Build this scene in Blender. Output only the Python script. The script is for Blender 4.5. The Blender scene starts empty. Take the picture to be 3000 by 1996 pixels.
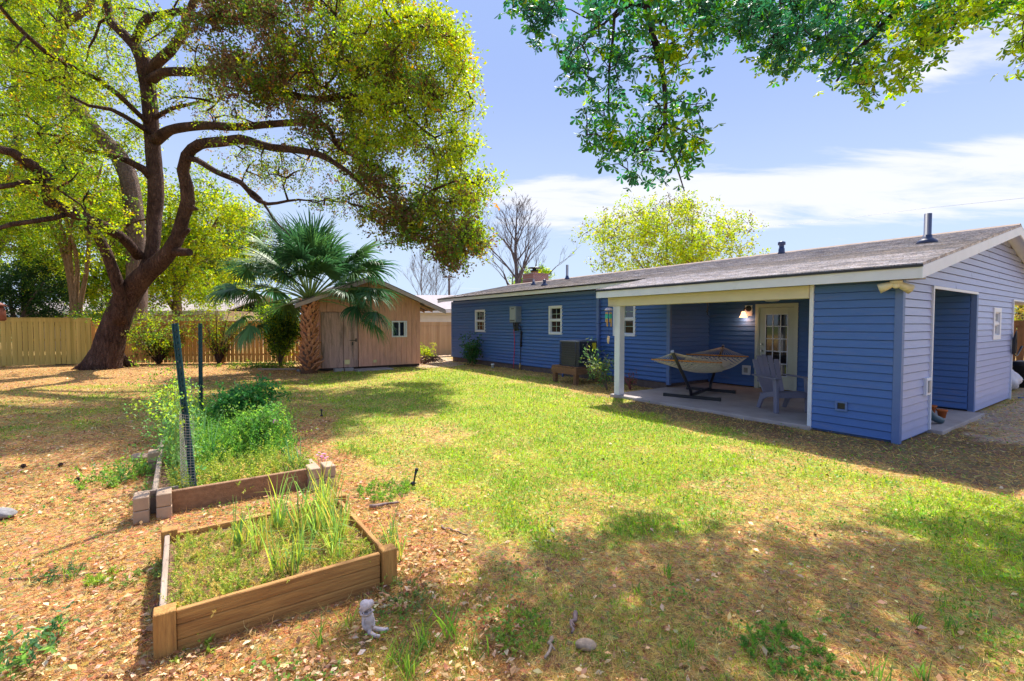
import bpy, math, random
import numpy as np
from mathutils import Vector, Matrix
R=random.Random(7); N=np.random.default_rng(11)
rad=math.radians
scn=bpy.context.scene
col=scn.collection
# ------------------------------------------------------------ camera
CAMH=1.6; F=1390.0; CX,CY=1500.0,998.0
PITCH=math.atan(48/F)
cam=bpy.data.cameras.new('camera'); camo=bpy.data.objects.new('camera',cam); col.objects.link(camo)
cam.sensor_width=36; cam.lens=F/3000*36; cam.clip_end=2000; cam.clip_start=.05
camo.location=(0,0,CAMH); camo.rotation_euler=(math.pi/2-PITCH,0,0)
scn.camera=camo
# ------------------------------------------------------------ house frame (x=t into the house, y=s along the long wall)
TH=math.atan(968/F)
C0=np.array([5.14,6.27,0.])
UU=np.array([-math.sin(TH),math.cos(TH),0]); VV=np.array([math.cos(TH),math.sin(TH),0])
def H(s,t,z=0): return C0+UU*s+VV*t+np.array([0,0,z])
HR=math.pi/2-TH-math.pi/2+0.0
HROT=math.atan2(VV[1],VV[0])
# ------------------------------------------------------------ sky, sun, exposure
SUN_EL=rad(57)
sd=np.array([.26,.966,0.])          # horizontal direction towards the sun (ahead, a little right)
SUN_AZ=math.atan2(sd[0],sd[1])
w=bpy.data.worlds.new('World'); scn.world=w; w.use_nodes=True
nt=w.node_tree; nt.nodes.clear()
def nn(t,**k):
    n=nt.nodes.new(t)
    for a,b in k.items(): setattr(n,a,b)
    return n
def lk(a,b): nt.links.new(a,b)
def mth(op,a,b=None,c=None,clamp=False):
    n=nt.nodes.new('ShaderNodeMath'); n.operation=op; n.use_clamp=clamp
    for i,x in enumerate((a,b,c)):
        if x is None: continue
        if isinstance(x,(int,float)): n.inputs[i].default_value=x
        else: nt.links.new(x,n.inputs[i])
    return n.outputs[0]
def sstep(x,a,b):
    n=nt.nodes.new('ShaderNodeMapRange'); n.interpolation_type='SMOOTHSTEP'
    nt.links.new(x,n.inputs[0]); n.inputs[1].default_value=a; n.inputs[2].default_value=b
    return n.outputs[0]
sky=nn('ShaderNodeTexSky',sky_type='NISHITA',sun_disc=False,sun_elevation=SUN_EL,sun_rotation=SUN_AZ)
sky.air_density=1.0; sky.dust_density=1.6; sky.ozone_density=1.6
tc=nn('ShaderNodeTexCoord'); sep=nn('ShaderNodeSeparateXYZ'); lk(tc.outputs['Generated'],sep.inputs[0])
az=mth('MULTIPLY',mth('ARCTAN2',sep.outputs[0],sep.outputs[1]),57.29578)
el=mth('MULTIPLY',mth('ARCSINE',sep.outputs[2]),57.29578)
cmb=nn('ShaderNodeCombineXYZ')
zz=mth('ADD',mth('MAXIMUM',sep.outputs[2],0.0),.12)
lk(mth('DIVIDE',sep.outputs[0],zz),cmb.inputs[0]); lk(mth('DIVIDE',sep.outputs[1],zz),cmb.inputs[1])
mp=nn('ShaderNodeMapping'); lk(cmb.outputs[0],mp.inputs[0]); mp.inputs['Rotation'].default_value=(0,0,rad(-14)); mp.inputs['Scale'].default_value=(.55,1.5,1)
nz=nn('ShaderNodeTexNoise'); lk(mp.outputs[0],nz.inputs['Vector']); nz.inputs['Scale'].default_value=2.3; nz.inputs['Detail'].default_value=12; nz.inputs['Roughness'].default_value=.62; nz.inputs['Distortion'].default_value=.35
nz2=nn('ShaderNodeTexNoise'); lk(mp.outputs[0],nz2.inputs['Vector']); nz2.inputs['Scale'].default_value=.9; nz2.inputs['Detail'].default_value=4
# cloud bank: elevation of its middle rises slowly with azimuth
mid=mth('ADD',mth('MULTIPLY',az,-.05),14.4)
d1=mth('ABSOLUTE',mth('SUBTRACT',el,mid))
band=mth('MULTIPLY',mth('SUBTRACT',1,sstep(d1,1.2,5.2)),sstep(az,-12,6))
p2=mth('MULTIPLY',sstep(el,19,22),mth('MULTIPLY',sstep(az,34,42),mth('SUBTRACT',1,sstep(el,31,38))))
low=mth('MULTIPLY',mth('SUBTRACT',1,sstep(el,0,8)),.5)
msk=mth('MAXIMUM',mth('MAXIMUM',band,mth('MULTIPLY',p2,.9)),low)
cl=mth('ADD',mth('ADD',nz.outputs['Fac'],mth('MULTIPLY',msk,.40)),mth('MULTIPLY',nz2.outputs['Fac'],.12))
cl=sstep(cl,.70,.97)
cl=mth('MULTIPLY',cl,sstep(el,-1,2))
tint=nn('ShaderNodeMix',data_type='RGBA',blend_type='MULTIPLY'); tint.inputs[0].default_value=1
lk(sky.outputs[0],tint.inputs[6]); tint.inputs[7].default_value=(1.0,.98,1.05,1)
mix=nn('ShaderNodeMix',data_type='RGBA'); lo_=nn('ShaderNodeMix',data_type='RGBA'); lk(sstep(el,1,30),lo_.inputs[0]); lo_.inputs[6].default_value=(1.85,2.3,2.95,1); lo_.inputs[7].default_value=(1.08,1.48,2.62,1)
skm=nn('ShaderNodeMix',data_type='RGBA'); lk(mth('SUBTRACT',1,mth('MULTIPLY',sstep(el,36,52),1)),skm.inputs[0]); lk(tint.outputs[2],skm.inputs[6]); lk(lo_.outputs[2],skm.inputs[7])
lk(mth('MULTIPLY',cl,.93),mix.inputs[0]); lk(skm.outputs[2],mix.inputs[6]); mix.inputs[7].default_value=(2.65,2.7,2.95,1)
bg=nn('ShaderNodeBackground'); lk(mix.outputs[2],bg.inputs[0]); bg.inputs[1].default_value=.15
wo=nn('ShaderNodeOutputWorld'); lk(bg.outputs[0],wo.inputs[0])
sl=bpy.data.lights.new('sun','SUN'); sl.energy=3.5; sl.angle=rad(.9); sl.color=(1,.94,.84)
so=bpy.data.objects.new('sun',sl); col.objects.link(so)
sdir=Vector((sd[0]*math.cos(SUN_EL),sd[1]*math.cos(SUN_EL),math.sin(SUN_EL)))
so.rotation_euler=sdir.to_track_quat('Z','Y').to_euler(); so.location=sdir*60
vs=scn.view_settings; vs.view_transform='Standard'; vs.look='None'; vs.gamma=1; vs.use_curve_mapping=False; vs.exposure=1.34
scn.cycles.max_bounces=6; scn.cycles.diffuse_bounces=2; scn.cycles.transparent_max_bounces=8

# ------------------------------------------------------------ materials
MT={}
def M(name,base,rough=.7,var=.25,scale=6,bump=0,bscale=None,stretch=(1,1,1),col2=None,metal=0,spec=.4,detail=6,dirt=None,coat=0):
    """Principled surface with a noise-varied base colour (object coordinates)."""
    if name in MT: return MT[name]
    m=bpy.data.materials.new(name); MT[name]=m; m.use_nodes=True
    t=m.node_tree; b=t.nodes['Principled BSDF']
    b.inputs['Roughness'].default_value=rough; b.inputs['Metallic'].default_value=metal
    b.inputs['Specular IOR Level'].default_value=spec
    tcn=t.nodes.new('ShaderNodeTexCoord'); mpn=t.nodes.new('ShaderNodeMapping'); mpn.inputs['Scale'].default_value=stretch
    t.links.new(tcn.outputs['Object'],mpn.inputs[0])
    n=t.nodes.new('ShaderNodeTexNoise'); n.inputs['Scale'].default_value=scale; n.inputs['Detail'].default_value=detail; n.inputs['Roughness'].default_value=.65
    t.links.new(mpn.outputs[0],n.inputs['Vector'])
    cr=t.nodes.new('ShaderNodeValToRGB'); cr.color_ramp.elements[0].position=.3; cr.color_ramp.elements[1].position=.7
    c2=col2 or tuple(min(1,c*(1+var)) for c in base)
    c1=tuple(c*(1-var) for c in base) if col2 is None else base
    cr.color_ramp.elements[0].color=(*c1,1); cr.color_ramp.elements[1].color=(*c2,1)
    t.links.new(n.outputs['Fac'],cr.inputs[0])
    out=cr.outputs[0]
    if dirt:
        dc,ds,lo,hi=dirt
        n2=t.nodes.new('ShaderNodeTexNoise'); n2.inputs['Scale'].default_value=ds; n2.inputs['Detail'].default_value=8; n2.inputs['Roughness'].default_value=.7
        t.links.new(mpn.outputs[0],n2.inputs['Vector'])
        mr=t.nodes.new('ShaderNodeMapRange'); mr.inputs[1].default_value=lo; mr.inputs[2].default_value=hi; t.links.new(n2.outputs['Fac'],mr.inputs[0])
        mx=t.nodes.new('ShaderNodeMix'); mx.data_type='RGBA'; t.links.new(mr.outputs[0],mx.inputs[0]); t.links.new(out,mx.inputs[6]); mx.inputs[7].default_value=(*dc,1)
        out=mx.outputs[2]
    t.links.new(out,b.inputs['Base Color'])
    if bump:
        n3=t.nodes.new('ShaderNodeTexNoise'); n3.inputs['Scale'].default_value=bscale or scale*3; n3.inputs['Detail'].default_value=8
        t.links.new(mpn.outputs[0],n3.inputs['Vector'])
        bp=t.nodes.new('ShaderNodeBump'); bp.inputs['Strength'].default_value=min(1,bump); bp.inputs['Distance'].default_value=.01*max(1,bump)
        t.links.new(n3.outputs['Fac'],bp.inputs['Height']); t.links.new(bp.outputs[0],b.inputs['Normal'])
    return m
def LEAF(name,trans=.45,rough=.45,spec=.35):
    """Leaf / blade surface; colour per leaf comes from the mesh attribute col."""
    if name in MT: return MT[name]
    m=bpy.data.materials.new(name); MT[name]=m; m.use_nodes=True
    t=m.node_tree; b=t.nodes['Principled BSDF']; o=t.nodes['Material Output']
    a=t.nodes.new('ShaderNodeAttribute'); a.attribute_name='col'
    b.inputs['Roughness'].default_value=rough; b.inputs['Specular IOR Level'].default_value=spec
    t.links.new(a.outputs['Color'],b.inputs['Base Color'])
    tr=t.nodes.new('ShaderNodeBsdfTranslucent'); hs=t.nodes.new('ShaderNodeHueSaturation'); hs.inputs['Value'].default_value=1.5; hs.inputs['Saturation'].default_value=1.08
    t.links.new(a.outputs['Color'],hs.inputs['Color']); t.links.new(hs.outputs[0],tr.inputs[0])
    mx=t.nodes.new('ShaderNodeMixShader'); mx.inputs[0].default_value=trans
    t.links.new(b.outputs[0],mx.inputs[1]); t.links.new(tr.outputs[0],mx.inputs[2]); t.links.new(mx.outputs[0],o.inputs[0])
    return m
def BARK(name,c1,c2,sc=7):
    if name in MT: return MT[name]
    m=bpy.data.materials.new(name); MT[name]=m; m.use_nodes=True
    t=m.node_tree; b=t.nodes['Principled BSDF']; b.inputs['Roughness'].default_value=.9; b.inputs['Specular IOR Level'].default_value=.15
    tcn=t.nodes.new('ShaderNodeTexCoord'); mpn=t.nodes.new('ShaderNodeMapping'); mpn.inputs['Scale'].default_value=(1.6,1.6,.4); t.links.new(tcn.outputs['Object'],mpn.inputs[0])
    n=t.nodes.new('ShaderNodeTexNoise'); n.inputs['Scale'].default_value=sc; n.inputs['Detail'].default_value=9; n.inputs['Distortion'].default_value=1.2; t.links.new(mpn.outputs[0],n.inputs['Vector'])
    vo=t.nodes.new('ShaderNodeTexVoronoi'); vo.feature='DISTANCE_TO_EDGE'; vo.inputs['Scale'].default_value=sc*1.6
    t.links.new(n.outputs['Color'],vo.inputs['Vector']); 
    vm=t.nodes.new('ShaderNodeVectorMath'); vm.operation='MULTIPLY_ADD'; t.links.new(n.outputs['Color'],vm.inputs[0]); vm.inputs[1].default_value=(.25,.25,.25); t.links.new(mpn.outputs[0],vm.inputs[2]); t.links.new(vm.outputs[0],vo.inputs['Vector'])
    n2=t.nodes.new('ShaderNodeTexNoise'); n2.inputs['Scale'].default_value=1.3; t.links.new(tcn.outputs['Object'],n2.inputs['Vector'])
    cr=t.nodes.new('ShaderNodeValToRGB'); cr.color_ramp.elements[0].color=(*c1,1); cr.color_ramp.elements[1].color=(*c2,1); cr.color_ramp.elements[0].position=.35; cr.color_ramp.elements[1].position=.68
    ad=t.nodes.new('ShaderNodeMath'); ad.operation='MULTIPLY_ADD'; t.links.new(n.outputs['Fac'],ad.inputs[0]); ad.inputs[1].default_value=.6; 
    m3=t.nodes.new('ShaderNodeMath'); m3.operation='MULTIPLY'; t.links.new(n2.outputs['Fac'],m3.inputs[0]); m3.inputs[1].default_value=.4; t.links.new(m3.outputs[0],ad.inputs[2])
    t.links.new(ad.outputs[0],cr.inputs[0]); t.links.new(cr.outputs[0],b.inputs['Base Color'])
    mr=t.nodes.new('ShaderNodeMapRange'); mr.inputs[2].default_value=.25; t.links.new(vo.outputs['Distance'],mr.inputs[0])
    a2=t.nodes.new('ShaderNodeMath'); t.links.new(mr.outputs[0],a2.inputs[0]); t.links.new(n.outputs['Fac'],a2.inputs[1])
    bp=t.nodes.new('ShaderNodeBump'); bp.inputs['Strength'].default_value=1; bp.inputs['Distance'].default_value=.05; t.links.new(a2.outputs[0],bp.inputs['Height']); t.links.new(bp.outputs[0],b.inputs['Normal'])
    return m
def GLASS(name,c=(.01,.012,.02),rough=.04):
    if name in MT: return MT[name]
    m=bpy.data.materials.new(name); MT[name]=m; m.use_nodes=True; b=m.node_tree.nodes['Principled BSDF']
    b.inputs['Base Color'].default_value=(*c,1); b.inputs['Roughness'].default_value=rough; b.inputs['Specular IOR Level'].default_value=.9; return m
def EMIT(name,c,s,base=(.9,.8,.7)):
    m=bpy.data.materials.new(name); m.use_nodes=True; b=m.node_tree.nodes['Principled BSDF']
    b.inputs['Base Color'].default_value=(*base,1); b.inputs['Emission Color'].default_value=(*c,1); b.inputs['Emission Strength'].default_value=s; return m
BLUE=(.062,.145,.40)
mBlue=M('blue_siding',BLUE,.55,.06,3,bump=.15,bscale=60,stretch=(1,1,6),dirt=((.17,.19,.30),1.3,.55,.85))
mTrimB=M('blue_trim',(.10,.165,.37),.5,.05,4,bump=.1)
mWhite=M('white_trim',(.64,.67,.76),.5,.05,3,bump=.1,dirt=((.45,.44,.42),2.0,.6,.9))
mCream=M('cream_beam',(.62,.57,.44),.6,.05,3,bump=.15,bscale=20)
mGlass=GLASS('window_glass'); mDark=M('dark_metal',(.012,.013,.018),.4,.1,5,spec=.5)
mBrick=M('brick_found',(.12,.09,.09),.9,.3,8,bump=.6)

# ------------------------------------------------------------ mesh building
def tag(o,label=None,cat=None,group=None,kind=None):
    if label: o['label']=label
    if cat: o['category']=cat
    if group: o['group']=group
    if kind: o['kind']=kind
    return o
def empty(name,loc=(0,0,0),rz=0,label=None,cat=None,group=None):
    o=bpy.data.objects.new(name,None); col.objects.link(o); o.location=tuple(loc); o.rotation_euler=(0,0,rz); o.empty_display_size=.2
    return tag(o,label,cat,group)
def catmull(pts,step=.25):
    P=[np.array(p,float) for p in pts]
    if len(P)<3: return P
    P=[2*P[0]-P[1]]+P+[2*P[-1]-P[-2]]
    out=[]
    for i in range(1,len(P)-2):
        n=max(1,int(np.linalg.norm((P[i+1]-P[i])[:3])/step))
        for k in range(n):
            t=k/n
            out.append(.5*((2*P[i])+(-P[i-1]+P[i+1])*t+(2*P[i-1]-5*P[i]+4*P[i+1]-P[i+2])*t*t+(-P[i-1]+3*P[i]-3*P[i+1]+P[i+2])*t**3))
    out.append(P[-2]); return out
class MB:
    def __init__(s): s.v=[]; s.f=[]; s.sm=[]
    def vert(s,p): s.v.append(tuple(float(x) for x in p)); return len(s.v)-1
    def face(s,ids,sm=False): s.f.append(tuple(ids)); s.sm.append(sm)
    def poly(s,pts,sm=False): s.face([s.vert(p) for p in pts],sm); return s
    def box(s,x0,x1,y0,y1,z0,z1):
        x0,x1=min(x0,x1),max(x0,x1); y0,y1=min(y0,y1),max(y0,y1); z0,z1=min(z0,z1),max(z0,z1)
        b=len(s.v)
        for z in (z0,z1):
            for x,y in ((x0,y0),(x1,y0),(x1,y1),(x0,y1)): s.v.append((x,y,z))
        for q in ((3,2,1,0),(4,5,6,7),(0,1,5,4),(1,2,6,5),(2,3,7,6),(3,0,4,7)): s.face([b+i for i in q])
        return s
    def bar(s,a,b,wd,ht,up=(0,0,1),taper=1.0):
        a=np.array(a,float); b=np.array(b,float); d=b-a; d/=np.linalg.norm(d); up=np.array(up,float)
        x=np.cross(d,up); x/=np.linalg.norm(x); y=np.cross(x,d); i=len(s.v)
        for p,k in ((a,1),(b,taper)):
            for sx,sy in ((-1,-1),(1,-1),(1,1),(-1,1)): s.v.append(tuple(p+x*sx*wd*k/2+y*sy*ht*k/2))
        for q in ((0,1,2,3),(7,6,5,4),(0,4,5,1),(1,5,6,2),(2,6,7,3),(3,7,4,0)): s.face([i+j for j in q])
        return s
    def tube(s,pts,r,n=8,smooth=True,jit=0,cap=True,ph=0):
        P=[np.array(p[:3],float) for p in pts]; m=len(P)
        rs=[r]*m if not hasattr(r,'__len__') else list(r)
        if len(rs)!=m: rs=list(np.interp(np.linspace(0,1,m),np.linspace(0,1,len(rs)),rs))
        T=[P[min(i+1,m-1)]-P[max(i-1,0)] for i in range(m)]
        T=[t/(np.linalg.norm(t)+1e-9) for t in T]
        ref=np.array([0,0,1.]) if abs(T[0][2])<.9 else np.array([1.,0,0])
        x=np.cross(T[0],ref); x/=np.linalg.norm(x); rings=[]
        for i in range(m):
            x=x-T[i]*(x@T[i]); x/=np.linalg.norm(x)+1e-9; y=np.cross(T[i],x); ring=[]
            for k in range(n):
                a=2*math.pi*k/n+ph; rr=rs[i]*(1+(jit*(math.sin(3*a+i*.55)*.35+math.sin(5*a-i*.31+1)*.25+R.uniform(-.3,.3)) if jit else 0))
                ring.append(s.vert(P[i]+(x*math.cos(a)+y*math.sin(a))*rr))
            rings.append(ring)
        for i in range(m-1):
            for k in range(n): s.face((rings[i][k],rings[i][(k+1)%n],rings[i+1][(k+1)%n],rings[i+1][k]),smooth)
        if cap: s.face(rings[0][::-1]); s.face(rings[-1])
        return s
    def lathe(s,prof,c=(0,0,0),n=16,smooth=True):
        rings=[]
        for r,z in prof: rings.append([s.vert((c[0]+r*math.cos(2*math.pi*k/n),c[1]+r*math.sin(2*math.pi*k/n),c[2]+z)) for k in range(n)])
        for a,b in zip(rings,rings[1:]):
            for k in range(n): s.face((a[k],a[(k+1)%n],b[(k+1)%n],b[k]),smooth)
        s.face(rings[0][::-1]); s.face(rings[-1]); return s
    def prism(s,pts2,axis,a,b):
        """extrude a 2d outline; axis 'x': pts are (y,z), 'y': (x,z), 'z': (x,y)"""
        def mk(p,k): return {'x':(k,p[0],p[1]),'y':(p[0],k,p[1]),'z':(p[0],p[1],k)}[axis]
        A=[s.vert(mk(p,a)) for p in pts2]; B=[s.vert(mk(p,b)) for p in pts2]; n=len(A)
        s.face(A[::-1]); s.face(B)
        for i in range(n): s.face((A[i],A[(i+1)%n],B[(i+1)%n],B[i]))
        return s
    def build(s,name,mat,parent=None,loc=None,rz=0,bevel=0,rot=None):
        me=bpy.data.meshes.new(name); me.from_pydata(s.v,[],s.f); me.validate(); me.update()
        if len(s.sm)==len(me.polygons): me.polygons.foreach_set('use_smooth',s.sm)
        me.materials.append(mat); o=bpy.data.objects.new(name,me); col.objects.link(o)
        if parent: o.parent=parent
        if loc is not None: o.location=tuple(loc)
        o.rotation_euler=rot if rot else (0,0,rz)
        if bevel:
            b=o.modifiers.new('bevel','BEVEL'); b.width=bevel; b.segments=1; b.limit_method='ANGLE'
        return o
def bulk(name,V,Fq,cols,mat,parent=None,Ft=None,loc=None,rz=0):
    """V (n,3), Fq (m,4) quads, Ft (k,3) tris, cols (n,3) per vertex"""
    me=bpy.data.meshes.new(name); nq=len(Fq); ntri=0 if Ft is None else len(Ft)
    me.vertices.add(len(V)); me.vertices.foreach_set('co',np.ascontiguousarray(V,dtype=np.float32).ravel())
    idx=Fq.ravel() if Ft is None else np.concatenate([Fq.ravel(),Ft.ravel()])
    me.loops.add(len(idx)); me.loops.foreach_set('vertex_index',idx.astype(np.int32))
    me.polygons.add(nq+ntri)
    st=np.concatenate([np.arange(nq)*4,nq*4+np.arange(ntri)*3]).astype(np.int32)
    me.polygons.foreach_set('loop_start',st)
    me.update(calc_edges=True)
    a=me.attributes.new('col','FLOAT_COLOR','POINT'); c4=np.ones((len(V),4),np.float32); c4[:,:3]=cols; a.data.foreach_set('color',c4.ravel())
    me.materials.append(mat); o=bpy.data.objects.new(name,me); col.objects.link(o)
    if parent: o.parent=parent
    if loc is not None: o.location=tuple(loc)
    o.rotation_euler=(0,0,rz); return o
def nrm(a): return a/(np.linalg.norm(a,axis=-1,keepdims=True)+1e-9)
def rdir(n,zb=0.): 
    d=N.normal(size=(n,3)); d[:,2]+=zb; return nrm(d)
def leaves(P,D,L,W,fold=.15,nrmup=None,wide=.5):
    """diamond leaves: base P, direction D, length L, width W"""
    n=len(P); q=rdir(n) if nrmup is None else nrm(nrmup+N.normal(size=(n,3))*.35)
    X=nrm(np.cross(D,q)); Z=np.cross(X,D)
    L=np.broadcast_to(L,(n,))[:,None]; W=np.broadcast_to(W,(n,))[:,None]
    V=np.empty((n,4,3)); V[:,0]=P; V[:,2]=P+D*L
    V[:,1]=P+D*L*wide+X*W*.5+Z*W*fold; V[:,3]=P+D*L*wide-X*W*.5+Z*W*fold
    return V.reshape(-1,3),np.arange(n*4).reshape(-1,4)
def blades(P,D,B,L,W):
    """blades: base P, up dir D, bend dir B (added at the tip), length L, width W"""
    n=len(P); X=nrm(np.cross(D,B+N.normal(size=(n,3))*.3)); L=np.broadcast_to(L,(n,))[:,None]; W=np.broadcast_to(W,(n,))[:,None]
    V=np.empty((n,5,3)); V[:,0]=P-X*W*.5; V[:,1]=P+X*W*.5
    m=P+D*L*.55+B*L*.15; V[:,2]=m+X*W*.42; V[:,3]=m-X*W*.42; V[:,4]=P+D*L*.85+B*L*.55
    i=np.arange(n)[:,None]*5
    return V.reshape(-1,3),i+np.array([[0,1,2,3]]),i+np.array([[3,2,4]])
_lat={}
def vnoise(P,sc,seed=0):
    """value noise, P (...,2|3)"""
    if seed not in _lat: _lat[seed]=np.random.default_rng(seed+100).random((32,32,32))
    L=_lat[seed]; Q=P/sc
    if Q.shape[-1]==2: Q=np.concatenate([Q,np.zeros(Q.shape[:-1]+(1,))],-1)
    i=np.floor(Q).astype(int); f=Q-i; f=f*f*(3-2*f); r=0
    for a in (0,1):
        for b in (0,1):
            for c in (0,1):
                r=r+L[(i[...,0]+a)%32,(i[...,1]+b)%32,(i[...,2]+c)%32]*(f[...,0] if a else 1-f[...,0])*(f[...,1] if b else 1-f[...,1])*(f[...,2] if c else 1-f[...,2])
    return r
def fbm(P,sc,seed=0): return .5*vnoise(P,sc,seed)+.3*vnoise(P,sc*.45,seed+1)+.2*vnoise(P,sc*.2,seed+2)
def ray(x,y):
    a=(x-CX)/F; b=-(y-CY)/F; return np.array([a,math.cos(PITCH)+b*math.sin(PITCH),-math.sin(PITCH)+b*math.cos(PITCH)])
def at(x,y,Y):
    d=ray(x,y); return np.array([0,0,CAMH])+d*(Y/d[1])
def G(x,y,z=0.):
    d=ray(x,y); return np.array([0,0,CAMH])+d*((z-CAMH)/d[2])
def inpoly(P,poly):
    x,y=P[...,0],P[...,1]; r=np.zeros(x.shape,bool); n=len(poly)
    for i in range(n):
        x0,y0=poly[i][:2]; x1,y1=poly[(i+1)%n][:2]
        c=((y0>y)!=(y1>y))&(x<(x1-x0)*(y-y0)/((y1-y0)+1e-12)+x0); r^=c
    return r
# ============================================================ ground
def GP(l): return [tuple(G(x,max(y,990))[:2]) for x,y in l]
LAWN=GP([(1120,1072),(1330,1072),(1560,1108),(1800,1180),(2350,1318),(2720,1425),(3000,1470),(3300,1500),(3300,1800),(3000,1740),(2700,1570),(2300,1510),(2000,1590),(1750,1660),(1500,1600),(1330,1450),(1180,1400),(1010,1330),(900,1200),(760,1130),(900,1105)])
CORE=GP([(1240,1085),(1380,1100),(1560,1125),(1900,1222),(2150,1325),(2100,1400),(1850,1440),(1500,1360),(1300,1230),(1150,1150)])
LAWN2=GP([(2650,1410),(3000,1460),(3400,1500),(3500,2100),(2800,2100),(2880,1850),(2600,1560)])
OLIV=GP([(-700,1190),(0,1140),(600,1118),(900,1112),(930,1210),(600,1250),(300,1250),(0,1290),(-700,1400)])
LITT=GP([(-3000,1040),(500,1045),(900,1075),(900,1100),(1000,1300),(1020,1420),(1250,1480),(1420,1620),(1560,1800),(1500,2300),(-4000,2300),(-4000,1200)])
SOIL=GP([(1740,1165),(1830,1160),(2640,1296),(2850,1225),(3000,1190),(3400,1190),(3400,1470),(3000,1425),(2720,1405),(2300,1290),(1950,1222)])
SOIL2=GP([(1330,1480),(1480,1500),(1700,1700),(1650,1760),(1500,1720),(1330,1600)])
SAND=GP([(2800,1235),(2950,1163),(3000,1130),(3600,1080),(3600,1330),(3000,1320)])
LAWN3=GP([(1000,1800),(1450,1690),(1900,1780),(2300,1900),(2300,2150),(950,2150)])
BARE=GP([(1230,1040),(1330,1040),(1330,1075),(1180,1078)])
def masks(P):
    """weights green, straw, litter, soil, sand at ground points P (n,2)"""
    wob=np.stack([fbm(P,1.1,3)-.5,fbm(P,1.1,7)-.5],-1); d=np.linalg.norm(P,axis=-1,keepdims=True)
    Q=P+wob*np.clip(d*.16,.25,1.6)+np.stack([fbm(P,.25,13)-.5,fbm(P,.25,17)-.5],-1)*np.clip(d*.05,.1,.6)
    cl=fbm(P,.55,21); fine=fbm(P,.16,31)
    a=lambda poly: inpoly(Q,poly).astype(float)
    lawn=a(LAWN); core=a(CORE); l2=a(LAWN2); ol=a(OLIV); li=a(LITT); l3=a(LAWN3)
    g=.10+lawn*.56+core*.44+l2*.50; g=np.maximum(g,ol*.42)
    g=g*np.where(li>0,np.where(ol>0,1,.22),1)
    g=np.clip(g+(cl-.5)*1.5*(g>.15)+(fine-.5)*.6+l3*.30*(cl>.48),0,1)
    soil=np.clip(a(SOIL)*.85+a(SOIL2)*.5+(cl-.55)*.6*a(SOIL),0,1); sand=a(SAND)*(.5+.8*(cl-.3))+a(BARE)*.7; sand=np.clip(sand,0,1)
    g=g*(1-.75*soil)*(1-sand)
    litter=np.clip(li*.9+.12+(fine-.5)*.4,0,1)*(1-sand*.6)*(1-.45*soil)
    return g,litter,soil*(1-sand),sand
def hz(P):
    d=np.linalg.norm(P,axis=-1); am=np.clip((40-d)/20,0,1)
    return ((fbm(P,1.3,41)-.5)*.05+(vnoise(P,.35,43)-.5)*.016)*am-.006
def axis(n,span,k=4.5):
    t=np.linspace(-1,1,n); return np.sinh(t*k)/math.sinh(k)*span
gx=axis(420,500,5.6); gy=axis(420,500,5.6)+3.5
GX,GY=np.meshgrid(gx,gy,indexing='ij'); P2=np.stack([GX.ravel(),GY.ravel()],-1)
g,li,so_,sa=masks(P2)
cS=np.array([.44,.29,.11]); cG=np.array([.22,.31,.03]); cL=np.array([.40,.23,.095]); cD=np.array([.12,.075,.055]); cM=np.array([.42,.33,.26])
base=cS*(1-li[:,None])+cL*li[:,None]
base=base*(1-so_[:,None]*.85)+cD*so_[:,None]*.85
base=base*(1-g[:,None]*.8)+cG*g[:,None]*.8
base=base*(1-sa[:,None])+cM*sa[:,None]
base=base*(.75+.5*fbm(P2,.3,51))[:,None]
Z=hz(P2); far=np.linalg.norm(P2,axis=-1)>60; base[far]=(.14,.17,.05)
V=np.column_stack([P2,Z]); n_=len(gx); m_=len(gy)
I=(np.arange(n_-1)[:,None]*m_+np.arange(m_-1)[None,:]).ravel(); FQ=np.stack([I,I+m_,I+m_+1,I+1],-1)
def ground_mat():
    m=bpy.data.materials.new('ground'); m.use_nodes=True; t=m.node_tree; b=t.nodes['Principled BSDF']; b.inputs['Roughness'].default_value=.95; b.inputs['Specular IOR Level'].default_value=.1
    a=t.nodes.new('ShaderNodeAttribute'); a.attribute_name='col'; tcn=t.nodes.new('ShaderNodeTexCoord')
    n=t.nodes.new('ShaderNodeTexNoise'); n.inputs['Scale'].default_value=22; n.inputs['Detail'].default_value=12; n.inputs['Roughness'].default_value=.75; t.links.new(tcn.outputs['Object'],n.inputs['Vector'])
    v=t.nodes.new('ShaderNodeTexVoronoi'); v.inputs['Scale'].default_value=38; t.links.new(tcn.outputs['Object'],v.inputs['Vector'])
    mr=t.nodes.new('ShaderNodeMapRange'); mr.inputs[1].default_value=.3; mr.inputs[2].default_value=.7; mr.inputs[3].default_value=.45; mr.inputs[4].default_value=1.5; t.links.new(n.outputs['Fac'],mr.inputs[0])
    mu=t.nodes.new('ShaderNodeMix'); mu.data_type='RGBA'; mu.blend_type='MULTIPLY'; mu.inputs[0].default_value=1; t.links.new(a.outputs['Color'],mu.inputs[6]); t.links.new(mr.outputs[0],mu.inputs[7])
    m2=t.nodes.new('ShaderNodeMix'); m2.data_type='RGBA'; m2.blend_type='OVERLAY'; m2.inputs[0].default_value=.35; t.links.new(mu.outputs[2],m2.inputs[6]); t.links.new(v.outputs['Color'],m2.inputs[7])
    hs=t.nodes.new('ShaderNodeHueSaturation'); hs.inputs['Saturation'].default_value=1.0; t.links.new(m2.outputs[2],hs.inputs['Color'])
    t.links.new(hs.outputs[0],b.inputs['Base Color'])
    bp=t.nodes.new('ShaderNodeBump'); bp.inputs['Strength'].default_value=.8; bp.inputs['Distance'].default_value=.02; t.links.new(n.outputs['Fac'],bp.inputs['Height']); t.links.new(bp.outputs[0],b.inputs['Normal'])
    return m
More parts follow.
